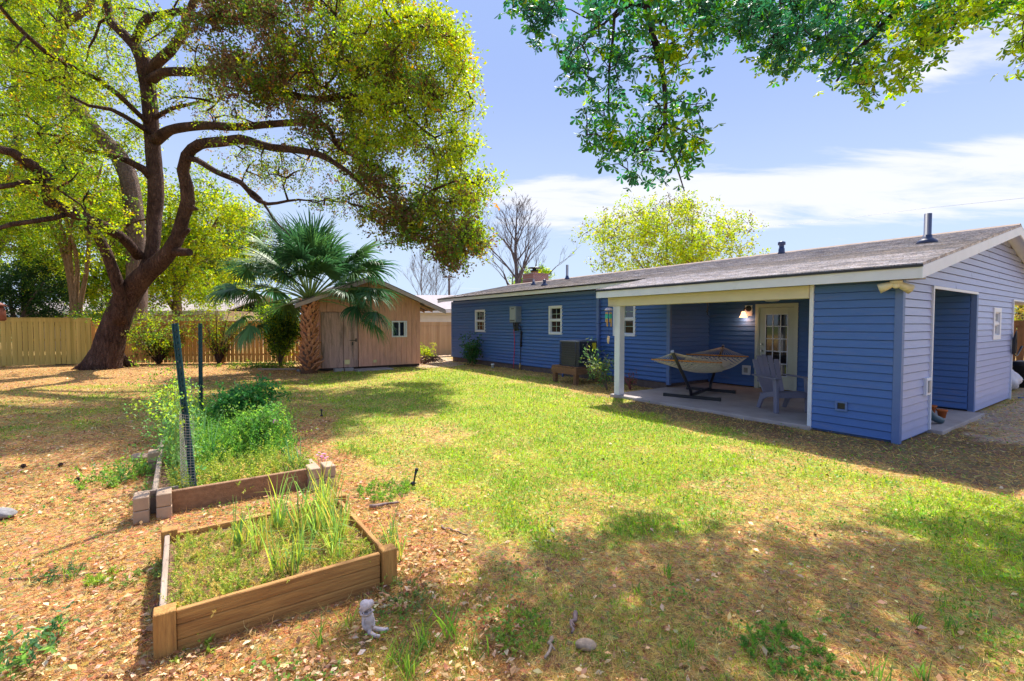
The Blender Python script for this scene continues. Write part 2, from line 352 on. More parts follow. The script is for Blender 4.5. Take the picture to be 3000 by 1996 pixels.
tag(bulk('ground',V,FQ,base,ground_mat()),kind='structure')
mGrass=LEAF('grass_blade',.42,.5,.3); mDry=LEAF('dry_blade',.2,.7,.15)
SLABS=[]  # keep-out rectangles in house coordinates (s0,s1,t0,t1)
def keep(P,extra=()):
    d=P-C0[:2]; s=d@UU[:2]; t=d@VV[:2]
    ok=np.ones(len(P),bool)
    for s0,s1,t0,t1 in [(-.05,5.0,-.02,11),(4.9,16.3,1.9,11),(14.5,18,-4.55,-.3),(.55,1.6,-7.94,-6.76),(2.68,6.6,-8.1,-6.78),(6.5,16.5,1.9,11)]+list(extra):
        ok&=~((s>s0)&(s<s1)&(t>t0)&(t<t1))
    return ok
def scatter(n,d0,d1,amax=58,seed=1):
    rg=np.random.default_rng(seed); d=np.exp(rg.uniform(math.log(d0),math.log(d1),n)); a=np.radians(rg.uniform(-amax,amax,n))
    return np.stack([d*np.sin(a),d*np.cos(a)],-1)
def vary(c,n,s=.25,rg=N): 
    c=np.asarray(c,float); k=np.exp(rg.normal(size=(n,1))*s); h=1+rg.normal(size=(n,3))*.09; return np.clip(c*k*h,0,1)
# green blades
P=scatter(330000,1.5,27,seed=2); P=P[keep(P)]; g,li,so_,sa=masks(P); k=N.random(len(P))<g**1.25; P=P[k]; g=g[k]
n=len(P); d=np.linalg.norm(P,axis=1); z=hz(P)
L=(.02+.028*N.random(n)**1.5)*(.7+.9*g)*np.clip(.8+d*.03,1,1.35); W=np.clip(.0016+d*.0007,.002,.012)
D=rdir(n,1.8); B=rdir(n,-.1)
cc=np.where((fbm(P,.8,61)+N.random(n)*.35-.2>.52)[:,None],vary((.15,.31,.025),n,.3),vary((.34,.45,.035),n,.3)); yel=N.random(n)<.12; cc[yel]=vary((.42,.34,.1),int(yel.sum()),.2)
V,Fq,Ft=blades(np.column_stack([P,z]),D,B,L,W)
tag(bulk('grass',V,Fq,np.repeat(cc,5,0),mGrass,Ft=Ft),'patchy bright green lawn grass growing across the yard','grass',kind='stuff')
# dry grass, straw and pine needles
P=scatter(430000,1.4,26,seed=3); P=P[keep(P)]; g,li,so_,sa=masks(P); k=N.random(len(P))<np.clip(1-g*.7-so_*.55-sa*.7,.08,1); P=P[k]; li=li[k]; so_=so_[k]
n=len(P); d=np.linalg.norm(P,axis=1); z=hz(P)+N.random(n)*.012
L=(.025+.045*N.random(n))*np.clip(.8+d*.03,1,1.35); W=np.clip(.0008+d*.00045,.0012,.007)
D=rdir(n); D[:,2]=np.abs(D[:,2])*.35; D=nrm(D); B=rdir(n,-.3)
lit=(N.random(n)<li)[:,None]
cc=np.where(lit,vary((.54,.30,.10),n,.35),vary((.64,.43,.14),n,.3)); br=N.random(n)<.18; cc[br]=vary((.12,.06,.035),int(br.sum()),.3)
V,Fq,Ft=blades(np.column_stack([P,z]),D,B,L,W)
tag(bulk('straw',V,Fq,np.repeat(cc,5,0),mDry,Ft=Ft),'tan dry grass and orange pine needles covering the ground','dry grass',kind='stuff')
# longer fine blades close to the camera, green and straw mixed
P=scatter(90000,1.4,6.5,seed=8); P=P[keep(P)]; g,li,so_,sa=masks(P); k=N.random(len(P))<np.clip(.25+g*.75-li*.12,0,1)*(1-sa); P=P[k]; g=g[k]
n=len(P); d=np.linalg.norm(P,axis=1); L=.03+.05*N.random(n)**1.6; D=rdir(n,.9); D[:,2]=np.abs(D[:,2]); B=rdir(n,-.25)
cc=np.where((N.random(n)<g*.9)[:,None],vary((.26,.38,.04),n,.3),vary((.62,.46,.20),n,.3))
V,Fq,Ft=blades(np.column_stack([P,hz(P)]),nrm(D),B,L,np.full(n,.0019))
tag(bulk('lawn_tufts',V,Fq,np.repeat(cc,5,0),mGrass,Ft=Ft),'fine mixed green and straw blades in the near lawn','grass',kind='stuff')
# dead oak leaves
P=scatter(115000,1.45,24,seed=5); P=P[keep(P)]; g,li,so_,sa=masks(P); k=N.random(len(P))<np.clip(li*.95+.05+sa*.5,0,1)*(1-g*.7)*np.clip(3.2*(fbm(P,.6,23)-.28),.12,1); P=P[k]; sa=sa[k]
n=len(P); d=np.linalg.norm(P,axis=1); z=hz(P)+.004+N.random(n)*.018
L=(.012+.055*N.random(n)**2.2)*np.clip(.75+d*.035,.85,1.5); D=rdir(n); D[:,2]*=.25; D=nrm(D)
c1=vary((.55,.33,.16),n,.3); c2=vary((.70,.52,.32),n,.2); c3=vary((.22,.11,.05),n,.35); u_=N.random((n,1))
cc=np.where(u_<.45,c1,np.where(u_<.75,c2,c3)); cc=np.where((N.random(n)<sa)[:,None],vary((.5,.4,.33),n,.3),cc)
V,Fq=leaves(np.column_stack([P,z]),D,L,L*(.38+.2*N.random(n)),fold=.22,nrmup=np.array([0,0,1.])*np.ones((n,1)))
tag(bulk('leaf_litter',V,Fq,np.repeat(cc,4,0),mDry),'dead brown oak leaves strewn under the trees and around the beds','dead leaves',kind='stuff')
# small broad weeds / clover low on the ground
P=scatter(60000,1.5,20,seed=6); P=P[keep(P)]; g,li,so_,sa=masks(P); nz_=fbm(P,.5,71); k=(nz_>.62)&(N.random(len(P))<.75); k|=(g>.75)&(N.random(len(P))<.5); P=P[k]; n=len(P); d=np.linalg.norm(P,axis=1)
L=(.012+.012*N.random(n))*np.clip(.8+d*.08,1,2); D=rdir(n,.3); D[:,2]=np.abs(D[:,2]); V,Fq=leaves(np.column_stack([P,hz(P)+.01+.03*N.random(n)]),D,L,L*.8,nrmup=np.array([0,0,1.])*np.ones((n,1)))
tag(bulk('clover',V,Fq,np.repeat(vary((.14,.28,.04),n,.3),4,0),mGrass),'low clover and round leaved weeds scattered through the lawn','weeds',kind='stuff')

# ============================================================ house
HL=tuple(H(0,0)); house=empty('house',HL,HROT,'long single storey blue sided house with a covered corner patio and grey shingle roof','house')
def hb(mb,name,mat,parent=house,**k): return mb.build(name,mat,parent,**k)
PIT=.112
srg=random.Random(77)
def siding(mb,ax,pl,sg,a0,a1,z0,z1,holes=(),top=None,pitch=PIT,proud=.014,gr=.010,gd=.02):
    """lap siding on plane ax=pl facing sg; a runs along the other axis; holes (a0,a1,z0,z1); top(a)->z"""
    def pt(a,z,o): 
        q=pl+sg*o; return (q,a,z) if ax=='x' else (a,q,z)
    zs=[]; z=z0
    while z<z1-1e-6: zs.append((z,min(z+pitch,z1))); z+=pitch
    for zb,zt in zs:
        cuts=sorted({zb,zt}|{h for hh in holes for h in hh[2:] if zb<h<zt})
        for c0,c1 in zip(cuts,cuts[1:]):
            iv=[(a0,a1)]
            for h in holes:
                if h[2]<c1-1e-5 and h[3]>c0+1e-5:
                    iv=[q for (p,r) in iv for q in ((p,min(r,h[0])),(max(p,h[1]),r)) if q[1]-q[0]>1e-4]
            if top:
                iv2=[]
                for p,r in iv:
                    aa=np.linspace(p,r,160); ok=[x for x in aa if top(x)>c1-.02]
                    if ok: iv2.append((min(ok),max(ok)))
                iv=iv2
            iv3=[]
            for p,r in iv:
                if r-p>3.2 and pitch<.15:
                    q=p+srg.uniform(1.0,3.0)
                    while q<r-.5: iv3.append((p,q-.0012)); p=q+.0012; q+=srg.uniform(2.2,3.8)
                iv3.append((p,r))
            for p,r in iv3:
                jo=srg.uniform(-.0018,.0018)
                o0=proud*(zt-c0)/(zt-zb)+.003+jo; o1=proud*(zt-c1)/(zt-zb)+.002
                if c0==zb and c1-c0>gr*1.5:
                    mb.poly([pt(p,c0,-gd),pt(r,c0,-gd),pt(r,c0+gr,-gd),pt(p,c0+gr,-gd)])
                    c0g=c0+gr; mb.poly([pt(p,c0g,o0),pt(r,c0g,o0),pt(r,c0g,-gd),pt(p,c0g,-gd)]); mb.poly([pt(p,c0,.002),pt(r,c0,.002),pt(r,c0,-gd),pt(p,c0,-gd)])
                else: c0g=c0
                mb.poly([pt(p,c0g,o0),pt(r,c0g,o0),pt(r,c1,o1),pt(p,c1,o1)])
    return mb
FL=.06                      # patio floor height
SE=16.3                     # far end of the long wall
BW=3.62                     # back wall of the patio (t)
EV=2.32; SLP=.2018; TF=-.30; TM=1.48; TR=5.3; RZ=EV+SLP*(TR-TF)
rz=lambda t: EV+SLP*(t-TF) if t<=TR else RZ-SLP*(t-TR)
# window openings on the long wall (s0,s1,z0,z1)
WN=[(13.54,14.29,1.29,2.17),(8.99,9.63,1.27,2.18),(6.09,6.86,1.28,2.19)]
hb(siding(MB(),'x',1.9,-1,5.1,SE,.17,2.56,[tuple(x) for x in WN],gr=.026,proud=.022,gd=.03),'wall',mBlue)
o=hb(siding(MB(),'x',0,-1,0.06,1.06,.03,2.2,[(.585,.735,.35,.49)]),'wall',mBlue)
hb(siding(MB(),'y',5.1,-1,1.9,BW,FL+.08,2.3,gr=.014),'wall',mBlue)
hb(siding(MB(),'x',BW,-1,.05,5.1,FL+.02,2.32,[(2.9,3.83,FL,2.06)],gr=.014),'wall',mBlue)
GW=M('gable_siding_lit',(.30,.34,.57),.38,.05,3,bump=.12,bscale=60,stretch=(1,1,6))  # paler than the blue siding; brighter daylight on the gable painted into the colour
siding_holes=[(1.24,3.66,0,2.12),(4.94,5.53,1.30,1.92),(6.62,10.5,0,2.09)]
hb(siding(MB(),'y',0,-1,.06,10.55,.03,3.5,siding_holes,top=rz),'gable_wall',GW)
# closet block behind the short front wall, inner walls, far walls
m=MB(); m.box(.05,1.2,.02,1.06,.0,2.2); hb(m,'closet',mTrimB)
hb(siding(MB(),'x',10.6,1,.8,SE,.17,2.3),'wall',mBlue)
hb(siding(MB(),'y',SE,1,1.95,10.6,.17,3.45,top=rz),'wall',mBlue)
m=MB(); m.box(BW+.03,6.55,.03,.12,.03,2.1) if False else None
hb(siding(MB(),'x',6.6,1,.02,.9,.03,2.3),'wall',mBlue); hb(siding(MB(),'y',.9,-1,6.6,10.6,.03,2.3),'wall',mBlue)
m=MB(); m.box(1.93,10.55,SE-.05,5.15,-.1,.17); m.box(1.915,1.93,5.12,SE-.02,-.1,.16); hb(m,'foundation',mBrick)
m=MB(); m.box(1.96,BW+.1,5.16,16.2,.17,2.5); m.box(BW+.05,6.55,.06,.85,.05,2.25); m.box(BW+.05,10.5,.95,16.2,.17,2.3); hb(m,'core',M('inner_wall',(.04,.04,.06),.9))
# corner boards
m=MB(); m.box(-.02,.07,-.02,.07,.0,2.2); hb(m,'corner_trim',mTrimB,bevel=.004)
m=MB(); m.box(1.875,1.96,5.02,5.115,FL+.06,2.3); hb(m,'corner_trim',mTrimB,bevel=.004)
m=MB(); m.box(1.88,1.95,SE-.05,SE+.04,.17,2.56); hb(m,'corner_trim',mTrimB)
m=MB(); m.box(3.64,3.74,-.03,.05,.0,2.13); hb(m,'corner_trim',mTrimB)
m=MB(); m.box(-.03,.12,1.055,1.11,.02,2.2); hb(m,'corner_trim',mWhite,bevel=.003)
m=MB(); m.box(1.2,1.245,-.035,.12,.0,2.16); m.box(1.2,3.7,-.0355,-.018,2.12,2.161); hb(m,'opening_trim',mWhite)
m=MB(); m.box(6.6,6.64,-.035,.1,.0,2.12); m.box(6.64,10.5,-.035,.1,2.09,2.12); hb(m,'opening_trim',mWhite)
# patio post, beam, ceiling
m=MB(); m.box(-.03,.13,4.88,5.03,FL,1.99); hb(m,'post',mWhite,bevel=.005)
m=MB(); m.box(-.06,.16,1.11,5.2,1.99,2.18); hb(m,'beam',mCream,bevel=.005)
m=MB(); m.box(.17,BW-.002,.1,5.3,2.24,2.28); m.box(-.26,.165,-.2,5.32,2.185,2.2); hb(m,'patio_ceiling',M('ceiling_board',(.30,.27,.22),.7,.1))
# roof planes with raised shingle courses
def roofmb(t0,t1,s0,s1,th=.03,course=.135):
    m=MB(); dirn=1 if t1>t0 else -1; n=max(1,int(abs(t1-t0)/course)); 
    for k in range(n):
        a=t0+(t1-t0)*k/n; b=t0+(t1-t0)*(k+1)/n; za=rz(a)+.012+th; zb=rz(b)+.003+th
        q=[(a,s0,za),(a,s1,za),(b,s1,zb),(b,s0,zb)]; m.poly(q if dirn<0 else q[::-1])
        m.poly([(a,s0,za),(a,s1,za),(a,s1,za-.012),(a,s0,za-.012)])
    for s in (s0,s1): m.poly([(t0,s,rz(t0)),(t1,s,rz(t1)),(t1,s,rz(t1)+th+.004),(t0,s,rz(t0)+th+.004)])
    m.poly([(t0,s0,rz(t0)),(t0,s1,rz(t0)),(t0,s1,rz(t0)+th+.01),(t0,s0,rz(t0)+th+.01)])
    m.poly([(t0,s0,rz(t0)),(t0,s1,rz(t0)),(t1,s1,rz(t1)),(t1,s0,rz(t1))])
    return m
def shingle():
    m=bpy.data.materials.new('shingles'); m.use_nodes=True; t=m.node_tree; b=t.nodes['Principled BSDF']; b.inputs['Roughness'].default_value=.9; b.inputs['Specular IOR Level'].default_value=.15
    tcn=t.nodes.new('ShaderNodeTexCoord'); mpn=t.nodes.new('ShaderNodeMapping'); mpn.inputs['Rotation'].default_value=(0,0,math.pi/2); t.links.new(tcn.outputs['Object'],mpn.inputs[0])
    br=t.nodes.new('ShaderNodeTexBrick'); br.inputs['Scale'].default_value=1; br.inputs['Mortar Size'].default_value=.006; br.inputs['Brick Width'].default_value=.22; br.inputs['Row Height'].default_value=.135; br.inputs['Bias'].default_value=-.1
    br.inputs['Color1'].default_value=(.29,.275,.30,1); br.inputs['Color2'].default_value=(.64,.60,.63,1); br.inputs['Mortar'].default_value=(.22,.20,.20,1); t.links.new(mpn.outputs[0],br.inputs['Vector'])
    n=t.nodes.new('ShaderNodeTexNoise'); n.inputs['Scale'].default_value=5; n.inputs['Detail'].default_value=10; n.inputs['Roughness'].default_value=.8; mp2=t.nodes.new('ShaderNodeMapping'); mp2.inputs['Scale'].default_value=(3,1,1); t.links.new(tcn.outputs['Object'],mp2.inputs[0]); t.links.new(mp2.outputs[0],n.inputs['Vector'])
    cr=t.nodes.new('ShaderNodeValToRGB'); cr.color_ramp.elements[0].position=.44; cr.color_ramp.elements[1].position=.64; cr.color_ramp.elements[0].color=(0,0,0,1)
    t.links.new(n.outputs['Fac'],cr.inputs[0]); mx=t.nodes.new('ShaderNodeMix'); mx.data_type='RGBA'; mu=t.nodes.new('ShaderNodeMath'); mu.operation='MULTIPLY'; mu.inputs[1].default_value=.55; t.links.new(cr.outputs[0],mu.inputs[0])
    t.links.new(mu.outputs[0],mx.inputs[0]); t.links.new(br.outputs['Color'],mx.inputs[6]); mx.inputs[7].default_value=(.66,.50,.35,1)
    n2=t.nodes.new('ShaderNodeTexNoise'); n2.inputs['Scale'].default_value=40; t.links.new(tcn.outputs['Object'],n2.inputs['Vector']); mr=t.nodes.new('ShaderNodeMapRange'); mr.inputs[1].default_value=.3; mr.inputs[2].default_value=.7; mr.inputs[3].default_value=.65; mr.inputs[4].default_value=1.3; t.links.new(n2.outputs['Fac'],mr.inputs[0])
    m2=t.nodes.new('ShaderNodeMix'); m2.data_type='RGBA'; m2.blend_type='MULTIPLY'; m2.inputs[0].default_value=1; t.links.new(mx.outputs[2],m2.inputs[6]); t.links.new(mr.outputs[0],m2.inputs[7]); t.links.new(m2.outputs[2],b.inputs['Base Color'])
    return m
mShin=shingle(); SR=-.28; SL=SE+.55
roof=hb(roofmb(TM,TR,SR,SL),'roof',mShin)
hb(roofmb(TF,TM+.001,SR,5.33),'patio_roof',mShin)
hb(roofmb(10.9,TR,SR,SL),'roof',mShin)
m=MB(); m.prism([(TR-.13,RZ+.012),(TR,RZ+.062),(TR+.13,RZ+.012),(TR,RZ+.04)],'y',SR,SL); hb(m,'ridge_cap',M('ridge_brown',(.26,.19,.15),.9,.2,9),parent=roof)
# fascia, drip edge, rakes
m=MB(); m.box(TF,TF+.03,SR+.02,5.32,EV-.15,EV-.006); m.box(TM,TM+.03,5.335,SL-.02,rz(TM)-.12,rz(TM)-.006); hb(m,'fascia',mWhite)
m=MB(); m.box(TF-.025,TF-.002,SR-.01,5.335,EV-.012,EV+.022); m.box(TM-.025,TM-.002,5.2,SL,rz(TM)-.012,rz(TM)+.022); hb(m,'drip_edge',mDark)
m=MB(); m.prism([(TF-.01,EV-.155),(TR,RZ-.155),(10.95,rz(10.9)-.155),(10.95,rz(10.9)-.002),(TR,RZ-.002),(TF-.01,EV-.002)],'y',SR-.005,SR+.02); hb(m,'rake_board',mWhite)
m=MB(); m.prism([(TM,rz(TM)-.15),(TR,RZ-.15),(10.9,rz(10.9)-.15),(10.9,rz(10.9)-.002),(TR,RZ-.002),(TM,rz(TM)-.002)],'y',SL-.02,SL+.005); hb(m,'rake_board',mWhite)
m=MB()
for a,b in ((TF+.03,TR),(TR,10.88)):
    m.poly([(a,SR+.02,rz(a)-.02),(b,SR+.02,rz(b)-.02),(b,.0,rz(b)-.02),(a,.0,rz(a)-.02)])
m.poly([(TM+.03,5.34,rz(TM)-.02),(TM+.03,SL-.02,rz(TM)-.02),(1.9,SL-.02,rz(1.9)-.02),(1.9,5.34,rz(1.9)-.02)]); hb(m,'soffit',mWhite)
m=MB(); m.prism([(TF,EV-.14),(1.9,rz(1.9)-.14),(1.9,rz(1.9)-.01),(TF,EV-.01)],'y',5.28,5.325); hb(m,'rake_board',mWhite)
m=MB(); m.box(1.85,6.5,5.3,SE-.1,2.45,2.5) if False else m.box(2.0,6.5,5.3,SE-.1,2.44,2.47); hb(m,'attic_floor',mCream)
m=MB()
for k in range(3): pass
m.box(6.64,10.5,.03,.85,2.10,2.14); hb(m,'carport_ceiling',mCream)
# windows
def window(a0,a1,z0,z1,ax,pl,sg,nx,frame=.065,parent=house,name='window'):
    def bx(m,p0,p1,q0,q1,d0,d1):
        if ax=='x': m.box(pl+sg*d0,pl+sg*d1,p0,p1,q0,q1)
        else: m.box(p0,p1,pl+sg*d0,pl+sg*d1,q0,q1)
        return m
    m=MB(); f=frame; zm=(z0+z1)/2
    for p in ((a0,a0+f,z0,z1),(a1-f,a1,z0,z1),(a0+f,a1-f,z0,z0+f),(a0+f,a1-f,z1-f,z1)): bx(m,*p,-.06,.03)
    w=hb(m,name,mWhite,parent,bevel=.004)
    s=MB(); bx(s,a0+f,a1-f,zm-.022,zm+.022,-.045,.014); g2=.022
    for q0,q1,dd in ((z0+f,zm-.022,0),(zm+.022,z1-f,.012)):
        for p in ((a0+f,a0+f+g2,q0,q1),(a1-f-g2,a1-f,q0,q1),(a0+f+g2,a1-f-g2,q0,q0+g2),(a0+f+g2,a1-f-g2,q1-g2,q1)): bx(s,*p,-.045,-.012+dd)
    hb(s,'sash',mWhite,w)
    g_=MB(); bx(g_,a0+f,a1-f,z0+f,z1-f,-.05,-.04); hb(g_,'pane',mGlass,w)
    u=MB()
    for q0,q1 in ((z0+f+g2,zm-.022),(zm+.022,z1-f-g2)):
        for k in range(1,nx): c=a0+f+(a1-a0-2*f)*k/nx; bx(u,c-.007,c+.007,q0,q1,-.0385,-.03)
        c=(q0+q1)/2; bx(u,a0+f+g2,a1-f-g2,c-.007,c+.007,-.029,-.024)
    hb(u,'muntins',M('muntin',(.35,.45,.42),.5),w)
    return w
window(*WN[0],'x',1.9,-1,3); window(*WN[1],'x',1.9,-1,2); window(*WN[2],'x',1.9,-1,2)
window(4.94,5.53,1.30,1.92,'y',0,-1,1,frame=.09)
# small vent hood on the short front wall
m=MB(); 
for p in ((.585,.61,.35,.49),(.71,.735,.35,.49),(.61,.71,.35,.375),(.61,.71,.465,.49)): m.box(-.035,.0,p[0],p[1],p[2],p[3])
v=hb(m,'wall_vent',mTrimB); m=MB(); m.box(-.012,.0,.605,.715,.37,.47); hb(m,'vent_opening',mDark,v)
# patio door
d0,d1,dz0,dz1=2.9,3.83,FL,2.06
m=MB()
for p in ((d0,d0+.07,dz0,dz1),(d1-.07,d1,dz0,dz1),(d0+.07,d1-.07,dz1-.07,dz1)): m.box(BW-.035,BW+.06,*p)
m.box(BW-.045,BW-.0355,d0-.02,d0+.05,dz0,dz1+.02); m.box(BW-.045,BW-.0355,d1-.05,d1+.02,dz0,dz1+.02); m.box(BW-.045,BW-.0355,d0+.05,d1-.05,dz1-.05,dz1+.02)
door=hb(m,'door_frame',M('door_white',(.55,.57,.5),.4,.04,3),bevel=.003)
m=MB(); a0,a1=d0+.075,d1-.075; gl=(a0+.13,a1-.13,.38,1.84)
for p in ((a0,gl[0],dz0+.02,1.985),(gl[1],a1,dz0+.02,1.985),(gl[0],gl[1],dz0+.02,gl[2]),(gl[0],gl[1],gl[3],1.985)): m.box(BW,BW+.04,*p)
leaf=hb(m,'door',MT['door_white'],house,bevel=.003)
m=MB(); m.box(BW+.015,BW+.025,*gl); hb(m,'glass',mGlass,leaf)
m=MB()
for k in (1,2): c=gl[0]+(gl[1]-gl[0])*k/3; m.box(BW+.002,BW+.014,c-.01,c+.01,gl[2],gl[3])
for k in range(1,5): c=gl[2]+(gl[3]-gl[2])*k/5; m.box(BW+.004,BW+.012,gl[0],gl[1],c-.01,c+.01)
for p in ((gl[0],gl[0]+.02,gl[2],gl[3]),(gl[1]-.02,gl[1],gl[2],gl[3]),(gl[0],gl[1],gl[2],gl[2]+.02),(gl[0],gl[1],gl[3]-.02,gl[3])): m.box(BW-.01,BW+.0,*p)
hb(m,'muntins',mWhite,leaf)
mSteel=M('brushed_steel',(.5,.48,.45),.3,.1,5,metal=1)
for z,r in ((.96,.03),(1.12,.026)):
    m=MB(); m.tube([(BW,a1-.06,z),(BW-.03,a1-.06,z),(BW-.045,a1-.06,z),(BW-.075,a1-.06,z)],[r*.9,r*.45,r,r*.8],10); hb(m,'door_knob' if r==.03 else 'deadbolt',mSteel,leaf)
# chimney and vents on the roof
m=MB(); m.box(5.6,6.5,15.3,16.15,2.9,3.93); m.box(5.56,6.54,15.26,16.19,3.93,3.98)
mCh=bpy.data.materials.new('chimney_brick'); mCh.use_nodes=True; t=mCh.node_tree; br=t.nodes.new('ShaderNodeTexBrick'); tcn=t.nodes.new('ShaderNodeTexCoord'); mpn=t.nodes.new('ShaderNodeMapping'); mpn.inputs['Rotation'].default_value=(math.pi/2,0,.6); t.links.new(tcn.outputs['Object'],mpn.inputs[0]); t.links.new(mpn.outputs[0],br.inputs['Vector'])
br.inputs['Color1'].default_value=(.30,.11,.09,1); br.inputs['Color2'].default_value=(.16,.07,.07,1); br.inputs['Mortar'].default_value=(.25,.2,.2,1); br.inputs['Scale'].default_value=1; br.inputs['Brick Width'].default_value=.21; br.inputs['Row Height'].default_value=.075; br.inputs['Mortar Size'].default_value=.008
t.links.new(br.outputs['Color'],t.nodes['Principled BSDF'].inputs['Base Color'])
ch=hb(m,'chimney',mCh,roof); m=MB(); m.lathe([(.16,3.98),(.16,4.1)],(6.0,15.75,0)); hb(m,'flue',M('flue_clay',(.5,.26,.12),.8),ch)
m=MB(); m.lathe([(.20,4.1),(.20,4.15),(.1,4.17),(.1,4.24),(.34,4.25),(.30,4.28),(.02,4.31)],(6.0,15.75,0)); hb(m,'chimney_cap',mDark,ch)
def pipe(s,t,h_,r,cap=False,base=.12):
    z=rz(t); m=MB(); pr=[(base,z+.02),(base*.75,z+.08),(r+.015,z+.12),(r+.012,z+.17),(r,z+.17),(r,z+h_)]
    if cap: pr+=[(r*1.5,z+h_),(r*1.5,z+h_+.07),(r*.4,z+h_+.10)]
    m.lathe(pr,(t,s,0),14); hb(m,'vent_pipe',M('pipe_blue_black',(.02,.035,.10),.45,.1),roof)
pipe(.55,3.15,.55,.055,base=.17); pipe(3.95,5.0,.26,.06,True,.1); pipe(12.0,4.75,.60,.05,base=.12); pipe(12.55,3.5,.26,.04,base=.12); pipe(10.75,2.6,.16,.04,True,base=.14)
# blue downspout on the long wall
m=MB(); m.bar((1.84,7.38,2.4),(1.84,7.38,.3),.10,.09,(1,0,0)); m.bar((1.84,7.38,.34),(1.72,7.38,.2),.095,.08,(0,1,0)); m.box(1.78,1.9,7.31,7.45,1.62,1.65); hb(m,'downspout',mTrimB,bevel=.008)
m=MB(); m.box(.0-.0,.0,0,0,0,0)
# white downspout seen inside the side opening with its black drain hose
m=MB(); m.box(1.3,1.42,.07,.17,.52,2.2); hb(m,'downspout',mWhite,bevel=.006)
m=MB(); m.tube(catmull([(1.37,.12,.55),(1.42,.1,.4),(1.62,.06,.2),(1.86,.0,.10)],.03),.055,10); hb(m,'drain_hose',M('hose_dark_teal',(.04,.09,.13),.5,.1))
# loose splits where siding pieces overlap, gable seam lines and blue band under the eaves
m=MB(); m.box(1.86,1.895,5.12,SE,2.47,2.56); hb(m,'frieze_board',mTrimB)
# patio slab
m=MB(); m.box(-.06,BW+.0,1.06,5.12,-.15,FL); m.box(1.2,BW,-.18,1.06,-.15,FL-.004)
tag(m.build('patio',M('concrete',(.38,.33,.32),.85,.14,2.2,bump=.25,bscale=50,dirt=((.27,.21,.19),1.6,.48,.8)),loc=HL,rz=HROT,bevel=.01),kind='structure')
# ============================================================ things at the house
def hthing(name,s,t,z,label,cat,group=None,rz=0): return empty(name,H(s,t,z),HROT+rz,label,cat,group)
# wall lamp beside the patio door (lit)
L_=hthing('wall_lamp',4.03,BW,1.93,'lit wall lamp with a white bell shade beside the patio door','lamp')
MB().box(-.02,0,-.09,.09,-.13,.13).build('mounting_plate',mWhite,L_)
m=MB(); m.tube([(-.02,0,.05),(-.04,0,.05)],[.075,.06],14); m.tube(catmull([(-.04,0,.05),(-.11,.03,.07),(-.12,.06,.0)],.03),.014,6); m.build('bracket',mDark,L_)
m=MB(); m.lathe([(.03,-.02),(.045,-.03),(.055,-.08),(.075,-.13),(.10,-.165),(.092,-.165),(.068,-.13),(.02,-.05)],(-.12,.07,0),14); m.build('lamp_shade',EMIT('lit_shade',(1,.42,.2),1.6),L_)
pl=bpy.data.lights.new('lamp_bulb','POINT'); pl.energy=1.2; pl.color=(1,.6,.35); pl.shadow_soft_size=.04; po=bpy.data.objects.new('lamp_bulb',pl); col.objects.link(po); po.parent=L_; po.location=(-.13,.07,-.2)
# dome ceiling lamp
L_=hthing('ceiling_lamp',2.55,1.75,2.24,'unlit white glass dome lamp on the patio ceiling','lamp')
MB().lathe([(.06,0),(.2,-.0),(.2,-.02)]).build('base',mWhite,L_)
MB().lathe([(.20,-.02),(.185,-.10),(.14,-.17),(.11,-.19),(.02,-.2)]).build('glass_shade',M('opal_glass',(.72,.72,.68),.3,.02),L_)
def outlet(s,t,z,ax,label,w_=.11,h_=.18):
    o=hthing('outlet_cover',s,t,z,label,'outlet'); m=MB(); n_=MB()
    if ax=='t':
        m.box(-.05,0,-w_,w_,-h_/1.5,h_/1.5); n_.box(-.065,-.05,-w_*.45,w_*.45,-h_*.35,h_*.35)
    else: m.box(-w_,w_,-.05,0,-h_/1.5,h_/1.5); n_.box(-w_*.5,w_*.5,-.065,-.05,-h_*.45,h_*.45)
    m.build('cover',mWhite,o,bevel=.004); n_.build('socket',M('outlet_grey',(.3,.3,.32),.5),o)
outlet(4.05,BW-.01,.47,'t','white outlet box low on the blue patio wall left of the door',.10,.17)
outlet(0,1.04,.70,'s','white weatherproof outlet box on the gable wall beside the side opening',.095,.19)
# twin flood lamp under the corner of the eaves
L_=hthing('flood_light',.02,-.16,2.165,'cream twin head security light under the front corner eaves','light')
MB().lathe([(.07,0),(.065,-.03),(.03,-.035)]).build('base',mCream,L_)
for a_ in ((-.05,.15,-.06),(.1,-.10,-.07)):
    d=np.array(a_); d/=np.linalg.norm(d); p=np.array([0,0,-.03]); MB().tube([p,p+d*.05,p+d*.07,p+d*.19],[.03,.035,.045,.065],12).build('lamp_head',M('cream_lamp',(.6,.55,.38),.5),L_)
MB().lathe([(.04,-.03),(.045,-.08),(.02,-.10)]).build('sensor',MT['cream_lamp'],L_)
# hook and dangling chain under the patio ceiling
m=MB(); m.tube(catmull([(0,0,2.24),(0,.01,2.1),(.01,-.01,1.98),(0,.02,1.86)],.05),.008,5)
for k in range(5): m.tube([(0+.015*math.sin(k*2),.015*math.cos(k*3),1.95-k*.03),(.02,.0,1.93-k*.03)],.01,5)
tag(m.build('hanging_chain',M('dull_chain',(.10,.10,.12),.5,metal=.5),loc=H(4.05,1.9,0),rz=HROT),'short dark chain dangling from the patio ceiling left of the lamp','chain')
